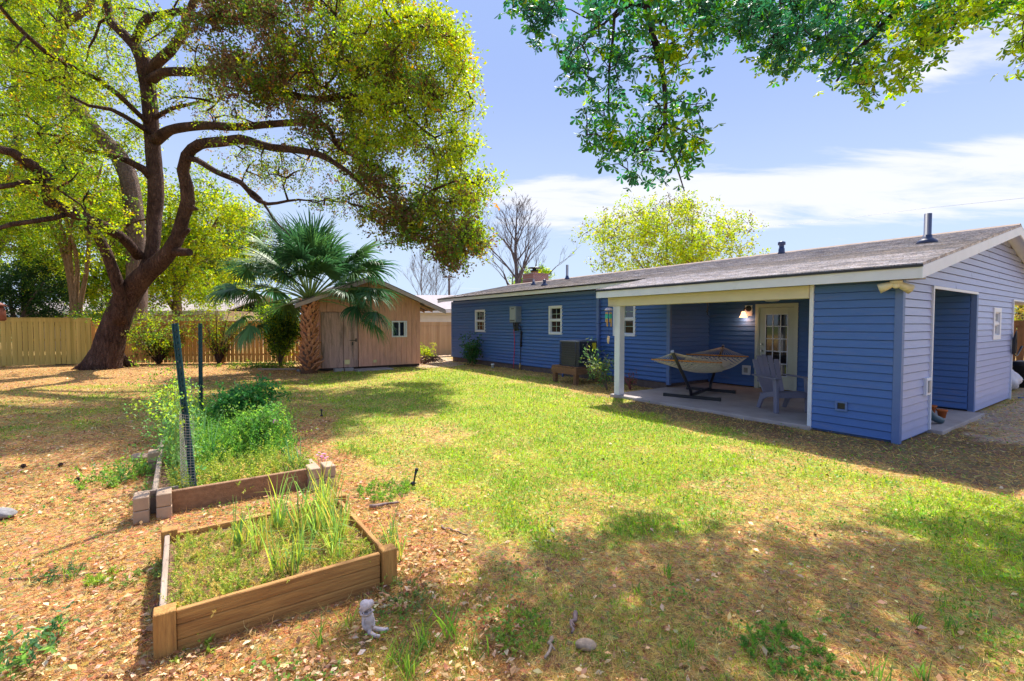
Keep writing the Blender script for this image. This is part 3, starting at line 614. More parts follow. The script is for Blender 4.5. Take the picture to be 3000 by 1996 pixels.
# wind chime on the beam end
L_=hthing('wind_chime',5.10,-.14,1.99,'bamboo wind chime with green bands hanging from the beam end by the white post','wind chime')
MB().tube([(0,0,0),(0,0,-.05)],.003,4).build('cord',mDark,L_)
MB().lathe([(.02,-.03),(.06,-.04),(.085,-.07),(.09,-.09),(.05,-.09)],n=14).build('top_dome',M('dome_lilac',(.55,.5,.62),.35),L_)
mBam=M('bamboo',(.55,.33,.12),.5,.2,10); mGb=M('green_band',(.05,.42,.3),.5)
for k in range(6):
    a=k*math.pi/3+.2; x,y=.055*math.cos(a),.055*math.sin(a); l_=.22+.045*((k*2)%4)
    m=MB(); m.tube([(x,y,-.13),(x,y,-.13-l_)],.014,8); m.tube([(x,y,-.09),(x,y,-.13)],.002,4); c=m.build('chime_tube',mBam,L_)
    m=MB(); m.tube([(x,y,-.17),(x,y,-.27)],.0165,8,cap=False); m.build('green_band',mGb,c)
m=MB(); m.tube([(0,0,-.09),(0,0,-.66)],.0018,4); m.build('clapper_cord',mDark,L_)
m=MB(); m.prism([(-.005,-.82),(.03,-.80),(.04,-.72),(.02,-.65),(-.03,-.66),(-.025,-.74)],'x',-.006,.006); m.build('wind_sail',M('pale_wood',(.6,.42,.28),.6),L_)
# water heater with its pipes
W_=hthing('water_heater',11.32,1.9,1.66,'grey tankless water heater box mounted on the blue siding between two windows','water heater')
mWH=M('heater_grey',(.20,.24,.31),.5,.05,3)
MB().box(-.26,-.005,-.19,.19,0,.56).build('cabinet',mWH,W_,bevel=.012)
MB().box(-.268,-.262,-.16,.15,.02,.51).build('front_panel',M('panel_grey',(.28,.32,.37),.45,.04),W_,bevel=.003)
m=MB(); m.box(-.272,-.268,-.10,.08,.46,.485)
for k in range(6): m.box(-.272,-.2685,-.13+k*.045,-.105+k*.045,.04,.09)
m.build('vent_slots',mDark,W_)
m=MB()
for y,r in ((.12,.02),(.02,.022),(-.05,.022),(-.13,.018)): m.tube(catmull([(-.13,y,0),(-.12,y+.01,-.12),(-.1,y-.01,-.28)],.05),r,6)
m.tube([(-.1,.1,-.24),(-.1,-.14,-.25)],.028,7); m.tube([(-.14,.0,-.08),(-.14,.0,-.3)],.04,8); m.build('valves',mDark,W_)
MB().tube(catmull([(-.1,.14,-.06),(-.09,.16,-.2),(-.06,.16,-.8),(-.1,.17,-1.62)],.15),.012,6).build('red_pipe',M('red_pipe',(.55,.02,.10),.4),W_)
m=MB(); m.tube([(-.1,-.14,-.12),(-.1,-.22,-.12),(-.08,-.24,-.16),(-.07,-.24,-.3)],.016,6); m.tube([(-.06,-.24,-.3),(-.06,-.22,-.85)],.034,8); m.tube([(-.06,-.22,-.85),(-.08,-.20,-1.5)],.014,6); m.build('insulated_pipe',M('black_foam',(.02,.02,.03),.9),W_)
MB().tube([(-.08,-.20,-1.42),(-.09,-.20,-1.66)],[.02,.03],8).build('pipe_fitting',M('brass',(.5,.35,.12),.4,metal=.6),W_)
m=MB(); m.lathe([(.055,0),(.055,.13),(.07,.13),(.07,.17),(.01,.175)],n=14)
tag(m.build('cleanout_pipe',mWhite,loc=H(12.3,1.45,-.01)),'short white capped drain pipe standing in the grass by the foundation','pipe')
P_=hthing('standpipe',8.75,1.72,0,'blue painted standpipe with a red handle against the foundation left of the wooden stand','pipe')
m=MB(); m.tube(catmull([(0,0,-.02),(0,0,.35),(-.01,-.03,.41),(.0,-.12,.40)],.05),.028,8); m.build('pipe',mTrimB,P_)
MB().box(-.03,.03,-.13,-.05,.42,.445).build('handle',M('red_handle',(.45,.03,.02),.4),P_)
m=MB(); m.tube([(0,0,0),(-.1,0,0)],.014,6); m.tube([(-.1,-.05,.01),(-.1,.05,.01)],.012,6); m.tube([(-.09,0,0),(-.12,0,-.07)],.016,6)
tag(m.build('garden_tap',M('dull_brass',(.2,.2,.25),.4,metal=.5),loc=H(8.45,1.88,.55),rz=HROT),'small garden tap sticking out of the blue siding left of the cooling unit','tap')
# air conditioner on its wooden stand
A_=hthing('wooden_stand',6.95,.62,0,'rough brown timber stand under the air conditioner','stand')
mOW=M('old_timber',(.10,.05,.03),.85,.45,5,bump=.5,stretch=(1,6,6),col2=(.24,.13,.07))
m=MB()
for k in range(7): m.box(-.0,.9,.02+k*.14,.15+k*.14,.44,.475)
m.build('deck',mOW,A_,bevel=.004)
m=MB(); m.box(-.02,.0,-.01,1.0,.27,.438); m.box(.9,.92,-.01,1.0,.27,.438); m.box(0.001,.899,-.01,.02,.27,.438); m.box(.001,.899,.98,1.0,.27,.438); m.build('rim_board',mOW,A_,bevel=.004)
for x in (.005,.78):
    for y in (.025,.86): MB().box(x,x+.11,y,y+.11,-.02,.435).build('leg',mOW,A_,bevel=.005)
A_=hthing('air_conditioner',6.98,.68,.478,'dark louvred air conditioner with a yellow label standing on the timber stand','air conditioner')
mAC=M('ac_dark',(.022,.026,.045),.45,.1,4,spec=.5)
pr=[(.07,0),(.69,0),(.76,.07),(.76,.69),(.69,.76),(.07,.76),(0,.69),(0,.07)]
m=MB(); ins=[(.38+(a-.38)*.95,.38+(b-.38)*.95) for a,b in pr]; m.prism(ins,'z',.0,.65)
for k in range(9):
    z=.07+k*.062; m.prism(pr,'z',z,z+.012)
m.prism(pr,'z',.0,.035); m.build('louvred_cabinet',mAC,A_)
m=MB(); m.prism([(.38+(a-.38)*1.02,.38+(b-.38)*1.02) for a,b in pr],'z',.65,.68); m.lathe([(.3,.68),(.3,.69),(.27,.69),(.05,.70)],(.38,.38,0),20); m.build('top_cover',M('ac_top',(.14,.16,.22),.4,metal=.4),A_,bevel=.01)
m=MB()
for x,y in ((0,0.07),(0,.69),(.07,0),(.69,0),(.76,.07)): m.tube([(x,y,.0),(x,y,.66)],.013,6)
m.build('corner_rails',mAC,A_)
MB().box(.54,.67,-.012,-.004,.44,.62).build('label',M('yellow_label',(.55,.5,.02),.5),A_)
# hammock and its stand
hv=nrm(np.array([5.18-3.02,11.64-8.91,0.])); hs=np.array([hv[1],-hv[0],0]); hc=np.array([4.12,10.30,0])
S_=empty('hammock_stand',hc,0,'black steel hammock stand on the patio floor','stand')
mBl=M('black_steel',(.012,.012,.02),.35,.1,5,spec=.5)
f1=np.array([3.71,9.78,0])-hc; f2=np.array([4.54,10.83,0])-hc; z0=FL+.035
m=MB(); m.bar(f1+(0,0,z0+.04),f2+(0,0,z0+.04),.055,.055); m.build('base_beam',mBl,S_)
for f_,l1,l2 in ((f1,.55,.55),(f2,.5,.52)):
    m=MB(); m.bar(f_-hs*l1+(0,0,z0),f_+hs*l2+(0,0,z0),.06,.06); ft=m.build('foot',mBl,S_,bevel=.006)
    m=MB(); m.bar(f_-hs*(l1+.03)+(0,0,z0),f_-hs*(l1-.03)+(0,0,z0),.068,.068); m.bar(f_+hs*(l2-.03)+(0,0,z0),f_+hs*(l2+.03)+(0,0,z0),.068,.068); m.build('end_cap',mDark,ft)
e1=np.array([3.02,8.91,1.07])-hc; e2=np.array([5.18,11.64,1.05])-hc
for f_,e in ((f1,e1),(f2,e2)):
    m=MB(); m.tube([f_+(0,0,z0+.03),f_+(0,0,z0+.1)+nrm(e-f_)*.03,e],[.032,.032,.03],10); a=m.build('arm',mBl,S_)
    m=MB(); m.tube([e,e+nrm(e-f_)*.03],.033,10); m.build('end_cap',M('grey_cap',(.3,.32,.36),.4),a)
Hm=empty('hammock',hc,0,'cream rope hammock with orange wooden spreader bars slung on the black stand','hammock')
mRope=M('rope',(.62,.55,.45),.8,.15,20); mNet=M('woven_cotton',(.74,.68,.58),.85,.12,30,bump=.6,bscale=90)
c1=np.array([3.49,9.51,.86])-hc; c2=np.array([4.84,11.21,.86])-hc
mSp=M('spreader_wood',(.55,.22,.04),.45,.2,8,stretch=(3,3,1))
for c in (c1,c2): MB().tube([c-hs*.71,c-hs*.3,c+hs*.3,c+hs*.69],[.014,.018,.018,.014],8).build('spreader_bar',mSp,Hm)
for c,e in ((c1,e1),(c2,e2)):
    m=MB(); hk=e+(c-e)*.04; 
    for k in range(22):
        q=c+hs*(-.66+1.32*k/21); m.tube([hk,hk*.5+q*.5-np.array([0,0,.008]),q],.0036,4)
    m.build('suspension_ropes',mRope,Hm)
def bed(u_,w_):
    p=c1+(c2-c1)*(.03+.94*u_); sag=.30*math.sin(math.pi*(.02+.96*u_)); half=.66-.10*math.sin(math.pi*u_)
    return p+hs*w_*half+np.array([0,0,-sag*(1-.42*w_*w_)-.02])
m=MB(); nu,nv=34,26
I2=[[m.vert(bed(i/nu,-1+2*j/nv)) for j in range(nv+1)] for i in range(nu+1)]
for i in range(nu):
    for j in range(nv):
        if (i+j)%2==0 or j in(0,nv-1): m.face((I2[i][j],I2[i+1][j],I2[i+1][j+1],I2[i][j+1]),True)
for i in range(0,nu+1):
    m.tube([bed(i/nu,-1+2*j/13) for j in range(14)],.005,3,cap=False)
for j in range(0,nv+1,1):
    m.tube([bed(i/16,-1+2*j/nv) for i in range(17)],.005,3,cap=False)
m.build('net_bed',mNet,Hm)
m=MB()
for c,u_ in ((c1,0),(c2,1)):
    for k in range(20):
        q=c+hs*(-.64+1.28*k/19); b=bed(u_,-1+2*k/19); m.tube([q,(q+b)/2-np.array([0,0,.03]),b],.0045,4); 
        if u_==0 : m.tube([q,q-np.array([0,0,.045+.015*(k%3)])],.006,4)
m.build('loops',mRope,Hm)
m=MB()
pp=[]
for i in range(9):
    for j in range(13):
        a=i/8; b=-1+2*j/12; base_=bed(.60+.28*a,b*.62); th=.075*(max(0,1-(2*a-1)**4)*max(0,1-b**6))**.6
        pp.append(m.vert(base_+np.array([0,0,.02+th])))
for i in range(8):
    for j in range(12): q=i*13+j; m.face((pp[q],pp[q+13],pp[q+14],pp[q+1]),True)
qq=[m.vert(np.array(m.v[p])-np.array([0,0,.055])) for p in pp]
for i in range(8):
    for j in range(12): q=i*13+j; m.face((qq[q],qq[q+1],qq[q+14],qq[q+13]),True)
for i in range(8):
    for j in (0,12): m.face((pp[i*13+j],pp[i*13+13+j],qq[i*13+13+j],qq[i*13+j]),True)
for j in range(12):
    for i in (0,8): m.face((pp[i*13+j],pp[i*13+j+1],qq[i*13+j+1],qq[i*13+j]),True)
m.build('pillow',M('pillow_cream',(.66,.60,.50),.85,.06,6),Hm)
# adirondack chair, front towards the yard
K_=empty('garden_chair',(4.83,8.46,FL),rad(4),'grey plastic adirondack chair standing on the patio in front of the door','chair')
mPl=M('chair_grey',(.19,.19,.27),.5,.06,4)
nb=5
for k in range(nb):
    x=(-2+k)*.098; tilt=.20; top=[.91,.975,.995,.975,.91][k]-FL+.03; m=MB()
    pts=[(x*.84,-.02+.27,.30),(x*.94,.36,.52),(x*1.04,.47,.76),(x*1.08,.47+.10*(top-.76)/.25+.0,top)]
    P_=catmull(pts,.06)
    for a,b,w0,w1 in [(P_[i],P_[i+1],.078+.014*i/len(P_),.078+.014*(i+1)/len(P_)) for i in range(len(P_)-1)]:
        m.prism([(0,0)],'x',0,0) if False else None
    L1=[];
    for i,p in enumerate(P_):
        f_=i/(len(P_)-1); wd=.040+.0115*f_; 
        if i==len(P_)-1: wd*=.82
        if i==len(P_)-2: wd*=.98
        yb=.02*abs(k-2)*-.6
        L1.append([m.vert((p[0]-wd,p[1]+yb,p[2])),m.vert((p[0]+wd,p[1]+yb,p[2])),m.vert((p[0]+wd,p[1]+.022+yb,p[2])),m.vert((p[0]-wd,p[1]+.022+yb,p[2]))])
    for a,b in zip(L1,L1[1:]):
        for q in range(4): m.face((a[q],a[(q+1)%4],b[(q+1)%4],b[q]))
    m.face(L1[0][::-1]); m.face(L1[-1]); m.build('back_slat',mPl,K_,bevel=.004)
m=MB(); m.bar((-.22,.385,.50),(.22,.385,.50),.03,.06); m.bar((-.25,.475,.74),(.25,.475,.74),.025,.05); m.build('back_brace',mPl,K_)
for k in range(5):
    y=-.27+k*.108; z=.375-.022*k-(.02 if k==0 else 0); MB().box(-.255,.255,y,y+.098,z-.02,z).build('seat_slat',mPl,K_,bevel=.006)
for sx in (-1,1):
    m=MB(); x=sx*.285; m.prism([(-.33,.0),(-.25,.0),(-.235,.35),(-.20,.585),(-.29,.585),(-.325,.35)],'x',x-.02*0-.03,x+.03); m.build('leg',mPl,K_,bevel=.008)
    m=MB(); m.prism([(-.28,.34),(-.20,.36),(.05,.31),(.22,.26),(.34,.0),(.25,.0),(.14,.18),(-.02,.24),(-.24,.28)],'x',x-sx*.035-.018,x-sx*.035+.018); m.build('leg',mPl,K_,bevel=.005)
    m=MB(); xo=x+sx*.02; m.prism([(xo-.055,-.36),(xo+.055,-.36),(xo+.065,-.2),(xo+.035,.30),(xo-.02,.42),(xo-.03,.30),(xo-.045,-.1)],'z',.587,.612); m.build('armrest',mPl,K_,bevel=.008)
m=MB(); m.box(-.25,.25,-.295,-.275,.26,.345); m.build('apron',mPl,K_)
# coiled black cable and hook on the gable corner
m=MB()
for k in range(5):
    a=[( -.02-.012*k, -.04-.006*k+.0, 0)]; rr=.17+.015*k; m.tube([(6.55+.05*math.cos(q)*1.1, -.05-.01*k, 1.14+rr*math.sin(q)+.02*k) for q in np.linspace(0,2*math.pi,18)],.011,5)
m.tube(catmull([(6.58,-.06,.98),(6.75,-.08,.93),(6.95,-.08,1.0),(7.1,-.1,1.12)],.05),[.012,.014,.022],6)
tag(m.build('cable_coil',mDark,loc=H(0,0,0),rz=HROT),'black cable coiled on the far corner of the gable wall','cable')
# bag, bin and small pots near the side
def blobbag(name,loc,r,hh,mat,label,cat,seed=3):
    m=MB(); rg=random.Random(seed); n=22; rows=12; ring=[]
    for i in range(rows+1):
        v_=i/rows; rr=r*(math.sin(math.pi*min(1,.12+v_*.95))**.55)*(1-.25*v_); ring.append([m.vert((rr*math.cos(2*math.pi*k/n)*(1+.16*math.sin(4*2*math.pi*k/n+i*.9)+rg.uniform(-.06,.06)),rr*math.sin(2*math.pi*k/n)*(1+.12*math.sin(5*2*math.pi*k/n+i)),v_*hh)) for k in range(n)])
    for a,b in zip(ring,ring[1:]):
        for k in range(n): m.face((a[k],a[(k+1)%n],b[(k+1)%n],b[k]),True)
    m.face(ring[0][::-1]); m.face(ring[-1],True)
    return tag(m.build(name,mat,loc=loc),label,cat)
blobbag('plastic_bag',H(.45,8.85,0),.34,.62,M('translucent_plastic',(.62,.60,.66),.3,.1,4,bump=.5),'crumpled clear plastic bag on the ground past the end of the gable wall','bag')
B_=empty('black_bin',H(.25,9.65,0),HROT,'black plastic bin behind the clear bag at the right edge','bin')
MB().lathe([(.2,0),(.25,.55),(.27,.56),(.27,.6),(.23,.6)],n=18).build('body',mDark,B_); MB().lathe([(.28,.6),(.28,.63),(.05,.68)],n=18).build('lid',mDark,B_)
for s,t,lb in ((.02,1.95,'small orange clay pot by the drain hose, the one nearer the opening edge'),(.25,2.35,'small orange clay pot by the blue inner wall, the farther of the two')):
    tag(MB().lathe([(.045,0),(.065,.11),(.075,.11),(.075,.135),(.06,.135),(.02,.1)],n=14).build('clay_pot',M('terracotta',(.45,.12,.03),.8,.15),loc=H(s+.1,t+.5,FL)),lb,'pot',group='clay pots in the side opening')
# garden hose on the sand at the right
tag(MB().tube(catmull([H(-.1,6.9,.02),H(-.3,7.3,.02),H(-.2,8.0,.02),H(-.5,8.7,.02),H(-.3,9.4,.02)],.1),.012,6).build('garden_hose',M('blue_hose',(.05,.10,.3),.5)),'blue garden hose lying on the sand at the right','hose')

# ============================================================ fences, gate, shed, neighbours
mFn=[M('cedar_olive',(.33,.24,.05),.8,.3,1.3,bump=.3,stretch=(5,1,.12),col2=(.62,.44,.13)),M('cedar_orange',(.38,.15,.03),.8,.3,1.3,bump=.3,stretch=(5,1,.12),col2=(.70,.36,.09)),M('cedar_tan',(.50,.30,.15),.8,.3,1.3,bump=.3,stretch=(5,1,.12),col2=(.72,.5,.28))]
def fence(a,b,ht,label,mat,gap,seed,pw=.14):
    a=np.array([*a,0.]); b=np.array([*b,0.]); L=np.linalg.norm(b-a); r=math.atan2(b[1]-a[1],b[0]-a[0]); o=empty('wooden_fence',a,r,label,'fence'); rg=random.Random(seed)
    m=MB(); x=0
    while x<L-.02:
        w_=pw+rg.uniform(-.006,.006); dz=rg.uniform(-.01,.01); y=rg.uniform(-.004,.004); z0=.03+rg.uniform(-.01,.015)
        m.box(x,min(x+w_,L),y,y+.018,z0,ht-.05+dz*.3); x+=w_+rg.uniform(gap[0],gap[1])
    m.build('picket_panel',mat,o)
    m=MB(); m.box(0,L,-.04,.07,ht-.045,ht-.01); m.box(0,L,-.022,-.006,ht-.17,ht-.046); m.build('cap_rail',mat,o)
    m=MB()
    for z in (.3,.95,1.5): m.box(0,L,.02,.06,z,z+.085)
    m.build('back_rail',mat,o)
    k=0
    while k<L: MB().box(k,k+.09,.062,.15,-.05,ht-.05).build('post',mat,o); k+=2.4
    return o
FP=[(-30,12.6),(-16.75,18.9),(-8.7,19.9),(-5.0,22.65),(1.5,27.2)]
fence(FP[0],FP[1],1.86,'olive tan wooden fence at the far left with tight boards and a cap rail',mFn[0],(.008,.02),1)
fence(FP[1],FP[2],1.74,'orange wooden fence behind the oak with gaps between the boards',mFn[1],(.012,.03),2)
fence(FP[2],FP[3],1.72,'orange wooden fence running behind the shed',mFn[1],(.006,.02),3)
fence(FP[3],FP[4],1.72,'pale tan wooden fence between the shed and the house',mFn[2],(.002,.008),4,.12)
# gate seen past the gable end
gq=H(-.6,11.6); g2=H(2.4,12.2)
fence(tuple(g2[:2]),tuple(H(-2.6,13.2)[:2]),1.72,'dark brown wooden gate fence seen past the gable end',M('cedar_dark',(.20,.09,.03),.8,.3,3,bump=.3,stretch=(3,3,.5)),(.01,.05),6,.16)
# shed
SH=H(14.62,-4.50,0); mShed=M('shed_plywood',(.62,.33,.24),.85,.18,2.5,bump=.35,bscale=30,stretch=(4,4,.7),dirt=((.17,.11,.075),1.1,.56,.85))
mShD=M('shed_door_ply',(.50,.32,.27),.85,.16,2.5,bump=.35,bscale=30,stretch=(4,4,.7),dirt=((.10,.08,.06),1.3,.48,.72))
SD=empty('garden_shed',SH,HROT,'weathered reddish brown plywood shed with double doors and a small window','shed')
SW=4.16; SDp=3.0; SA=2.12
szt=lambda x: 2.30+ (1.02*(x+.25)/(SA+.25) if x<SA else 1.02*(SW+.7-x)/(SW+.7-SA)) if False else 0
def stop(x): return 3.23-(SA-x)*.40 if x<SA else 3.23-(x-SA)*.395
m=MB(); 
def panel(m,x0,x1,y,z0,zf,groove=.19,off=.014):
    x=x0
    while x<x1-1e-4:
        xe=min(x+groove-.014,x1); m.poly([(x,y,z0),(xe,y,z0),(xe,y,zf(xe)),(x,y,zf(x))])
        m.poly([(x,y,z0),(x,y,zf(x)),(x,y+off,zf(x)),(x,y+off,z0)]); m.poly([(xe,y,z0),(xe,y+off,z0),(xe,y+off,zf(xe)),(xe,y,zf(xe))])
        if xe<x1: m.poly([(xe,y+off,z0),(min(x+groove,x1),y+off,z0),(min(x+groove,x1),y+off,zf(xe)),(xe,y+off,zf(xe))])
        x+=groove
    return m
zt=lambda x: stop(x)-.02
wx0,wx1,wz0,wz1=3.03,3.62,1.12,1.72
panel(m,.53,.56,0,.10,zt); panel(m,.56,2.4,0,2.02,zt); panel(m,2.4,wx0,0,.10,zt); panel(m,wx1,SW,0,.10,zt)
panel(m,wx0,wx1,0,.10,lambda x:wz0); panel(m,wx0,wx1,0,wz1,zt)
m.build('front_wall',mShed,SD)
m=MB(); m.box(.53,.55,.007,SDp,.1,stop(.53)-.04); m.box(SW-.01,SW,.012,SDp,.1,stop(SW)-.03); m.box(.55,SW-.01,SDp-.01,SDp,.1,2.2); m.build('side_wall',mShed,SD)
m=MB(); panel(m,.55,SW,SDp+.01,.1,zt); m.box(.02,SW-.02,.02,.03,.1,2.2) if False else None; m.build('rear_wall',mShed,SD)
m=MB(); m.box(.57,SW-.03,.03,SDp-.03,.02,.11); m.build('floor_frame',M('dark_timber',(.05,.035,.03),.9),SD)  # floor frame in a very dark brown timber colour
for xa,xb,mt in ((.57,1.28,mShD),(1.30,1.78,mShD),(1.81,2.39,mShed)):
    m=MB(); panel(m,xa,xb,-.028,.10,lambda x:2.0,.165); m.box(xa,xb,-.02,-.004,.10,2.0); d_=m.build('door',mt,SD)
    if xa==1.30:
        k=MB(); k.box(1.50,1.75,-.045,-.03,1.02,1.045); k.box(1.7,1.74,-.06,-.03,.98,1.10); k.box(1.58,1.61,-.06,-.03,.86,.98); k.build('hasp',mDark,d_); MB().box(1.32,1.5,-.036,-.03,.2,.36).build('patch_plate',mSteel,d_)
    if xa==1.81:
        for z in (.22,1.72): MB().box(2.33,2.44,-.04,-.03,z,z+.1).build('hinge',mSteel,d_)
m=MB()
for p in ((wx0,wx0+.05,wz0,wz1),(wx1-.05,wx1,wz0,wz1),(wx0+.05,wx1-.05,wz0,wz0+.05),(wx0+.05,wx1-.05,wz1-.05,wz1)): m.box(p[0],p[1],-.03,.05,p[2],p[3])
w_=m.build('window',mWhite,SD,bevel=.004); m=MB(); c_=(wx0+wx1)/2; m.box(c_-.022,c_+.022,-.01,.03,wz0+.05,wz1-.05); m.box(wx1-.11,wx1-.05,-.0,.03,wz0+.05,wz1-.05); m.build('mullion',mWhite,w_)
MB().box(wx0+.05,wx1-.05,.035,.045,wz0+.05,wz1-.05).build('pane',mGlass,w_)
mSR=M('shed_roof',(.10,.09,.085),.9,.2,6)
m=MB(); ov=.62
for x0,x1 in ((-.35,SA),(SA,SW+.75)):
    a=(x0,stop(x0)+.0); b=(x1,stop(x1)+.0); m.prism([a,b,(b[0],b[1]+.035),(a[0],a[1]+.035)],'y',-ov,SDp+.4)
m.build('roof',mSR,SD)
mRk=M('grey_board',(.36,.29,.27),.8,.2,5,stretch=(1,4,4))
m=MB()
for x0,x1 in ((-.36,SA),(SA,SW+.76)):
    m.prism([(x0,stop(x0)-.135),(x1,stop(x1)-.135),(x1,stop(x1)-.003),(x0,stop(x0)-.003)],'y',-ov-.03,-ov-.005)
m.build('rake_board',mRk,SD)
for k in range(5):
    y=-.45+k*.75; m=MB(); m.prism([(SW+.0,stop(SW)-.11),(SW+.66,stop(SW+.66)-.10),(SW+.66,stop(SW+.66)-.01),(SW,stop(SW)-.01)],'y',y,y+.045); m.build('rafter_tail',mShed,SD)
m=MB(); m.box(0,0,0,0,0,0)
tag(MB().box(-.0,1.25,-.75,-.12,-.02,.045).build('concrete_paver',M('paver_grey',(.30,.28,.28),.9,.1,5,bump=.3),loc=H(14.6,-2.95,0),rz=HROT,bevel=.01),'flat grey concrete slab in the grass before the shed doors','paver')
for dx,r_,lb in ((-.0,.08,'left one of two small concrete blocks under the shed door edge'),(.34,-.05,'right one of two small concrete blocks under the shed door edge')):
    tag(MB().box(-.15,.15,-.09,.09,-.01,.10).build('concrete_block',MT['paver_grey'],loc=H(14.35,-3.45+dx,0),rz=HROT+r_,bevel=.01),lb,'block',group='blocks by the shed')
# neighbouring houses
def nhouse(loc,rz_,L,D_,ez,rh,label,wallc):
    o=empty('neighbour_house',loc,rz_,label,'house')
    mw=M('nb_'+str(wallc[0]),wallc,.8,.05,3); m=MB(); siding(m,'y',0,-1,0,L,0,ez,pitch=.18); m.box(0,L,.02,D_,0,ez-.02); m.build('wall',mw,o)
    m=MB(); m.prism([(-.5,ez-.05),(D_/2,ez+rh),(D_+.5,ez-.05),(D_+.5,ez-.12),(D_/2,ez+rh-.09),(-.5,ez-.12)],'x',-.5,L+.5); m.build('roof',M('nb_roof',(.33,.29,.30),.9,.25,9,detail=10),o)
    MB().box(-.5,L+.5,-.53,-.505,ez-.28,ez-.03).build('fascia',mWhite,o)
    MB().box(-.06,.06,-.03,.0,0,ez-.1).build('corner_trim',mWhite,o); MB().box(L-.06,L+.06,-.03,.0,0,ez-.1).build('corner_trim',mWhite,o)
    return o
nhouse((-6.9,31.5,0),rad(3),14,8,2.62,1.15,'white neighbouring house with a grey roof between the shed and the blue house',(.70,.68,.70))
nhouse((-31,30,0),rad(-3),13.2,8,2.45,1.2,'cream neighbouring house with a grey roof behind the fence at left',(.62,.50,.38))
# ============================================================ trees
mOak=BARK('oak_bark',(.045,.023,.02),(.19,.11,.085)); mOak2=BARK('pale_bark',(.16,.11,.09),(.33,.24,.2)); mTan=BARK('tan_bark',(.30,.17,.08),(.50,.32,.18)); mGreyB=BARK('grey_bark',(.16,.12,.12),(.32,.26,.26))
mLeaf=LEAF('leaf_small',.5,.5,.25); mLeafB=LEAF('leaf_broad',.40,.5,.22)
def pxl(l): return [np.array([*at(x,y,Y),r]) for x,y,Y,r in l]
def limb(mb,l,n=10,jit=.12,step=.3):
    Q=catmull(pxl(l),step); mb.tube([q[:3] for q in Q],[q[3] for q in Q],n,True,jit); return [q[:3] for q in Q[::2]]
def grow(mb,nodes,anchors,r0=.02,r1=.006,sag=.12,seg=.5):
    """connect each anchor to the closest existing branch node with a crooked twig"""
    ND=[np.array(p) for p in nodes]; base=np.array(ND[:]); A=sorted(anchors,key=lambda a: np.min(np.linalg.norm(base-a,axis=1)))
    arr=list(ND); ends=[]
    for a in A:
        M_=np.array(arr); dd=np.linalg.norm(M_-a,axis=1); j=int(np.argmin(dd)); p=M_[j]; L=dd[j]
        if L<.05: continue
        k=max(2,int(L/seg)); pts=[p]
        for i in range(1,k): f=i/k; pts.append(p+(a-p)*f+np.array([R.uniform(-1,1),R.uniform(-1,1),R.uniform(-.7,1)])*min(.26,L*.13)+np.array([0,0,sag*math.sin(math.pi*f)*L*.5]))
        pts.append(a); rr=min(.07,r0*(.6+L*.35)); mb.tube(pts,[rr,max(r1,rr*.35)],5 if rr>.02 else 4,True,cap=False); arr+=pts[1:]; ends.append((a,nrm(a-pts[-2])))
    return ends
def sprigs(C,n,rad_,L,W,cols,probs,hang=-.15,noise=None,fold=.15,spread=(1,1,.8)):
    """leaves in small sprigs around the centres C"""
    C=np.asarray(C); i=N.integers(0,len(C),n//9); S=C[i]+rdir(len(i))*(N.random((len(i),1))**.45)*rad_*np.array(spread)
    ax=rdir(len(S),hang); P=np.repeat(S,9,0)+np.repeat(ax,9,0)*(N.random((len(S)*9,1))*L*3.2)+N.normal(size=(len(S)*9,3))*L*.5
    D=nrm(np.repeat(ax,9,0)*.6+rdir(len(P))); m_=len(P)
    ci=N.choice(len(cols),len(S),p=probs) if noise is None else noise(S)
    cc=np.array(cols)[np.repeat(ci,9)]*np.exp(N.normal(size=(m_,1))*.22)*(1+N.normal(size=(m_,3))*.07)
    V,Fq=leaves(P,D,L*(.7+.6*N.random(m_)),W*(.7+.6*N.random(m_)),fold); return V,Fq,np.repeat(np.clip(cc,0,1),4,0)
def samp(poly,n,Y0,Y1,seed,clump=.9,thr=.45):
    """points inside a silhouette given in photo pixels, at real depths Y0..Y1, thinned into clumps"""
    rg=np.random.default_rng(seed); xs=[p[0] for p in poly]; ys=[p[1] for p in poly]; out=[]
    while len(out)<n:
        q=np.array([rg.uniform(min(xs),max(xs)),rg.uniform(min(ys),max(ys))])
        if not inpoly(q,poly): continue
        p=at(q[0],q[1],rg.uniform(Y0,Y1))
        if p[2]>1.2 and fbm(p[None],clump,seed%7)[0]>thr: out.append(p)
    return out
YEL=(.40,.44,.03); LIM=(.25,.36,.03); GRN=(.10,.19,.03); OLV=(.13,.10,.03); BRN=(.15,.075,.045); ORG=(.42,.22,.03); DGR=(.045,.10,.025)
# ---- the big live oak
O_=empty('live_oak',(*G(310,1078)[:2],0),0,'huge spreading live oak with a leaning forked trunk at left','tree'); ob=np.array(O_.location)
m=MB(); nodes=[]
class Off:  # mesh builder shifted to the object origin
    pass
def sh(mb): mb.v=[(a-ob[0],b-ob[1],c) for a,b,c in mb.v]; return mb
base_px=[(300,1088,17.0,0.671),(308,1062,17.0,0.516),(320,1010,17.05,0.464),(334,960,17.1,0.430),(354,905,17.1,0.404),(385,850,17.1,0.378),(425,805,17.0,0.327),(468,770,16.9,0.284),(500,735,16.8,0.249),(520,695,16.7,0.215),(535,640,16.6,0.198),(550,590,16.5,0.215),(547,545,16.4,0.198),(536,500,16.2,0.181),(547,455,16.0,0.172),(585,424,15.8,0.163),(650,416,15.4,0.155),(708,409,15.0,0.146),(750,420,14.8,0.120),(796,432,14.5,0.112),(872,440,14.0,0.103),(937,455,13.6,0.086),(987,482,13.3,0.069),(1030,512,13,0.052),(1080,560,12.8,0.034),(1130,600,12.7,0.017)]
nodes+=limb(m,base_px,16,.10)
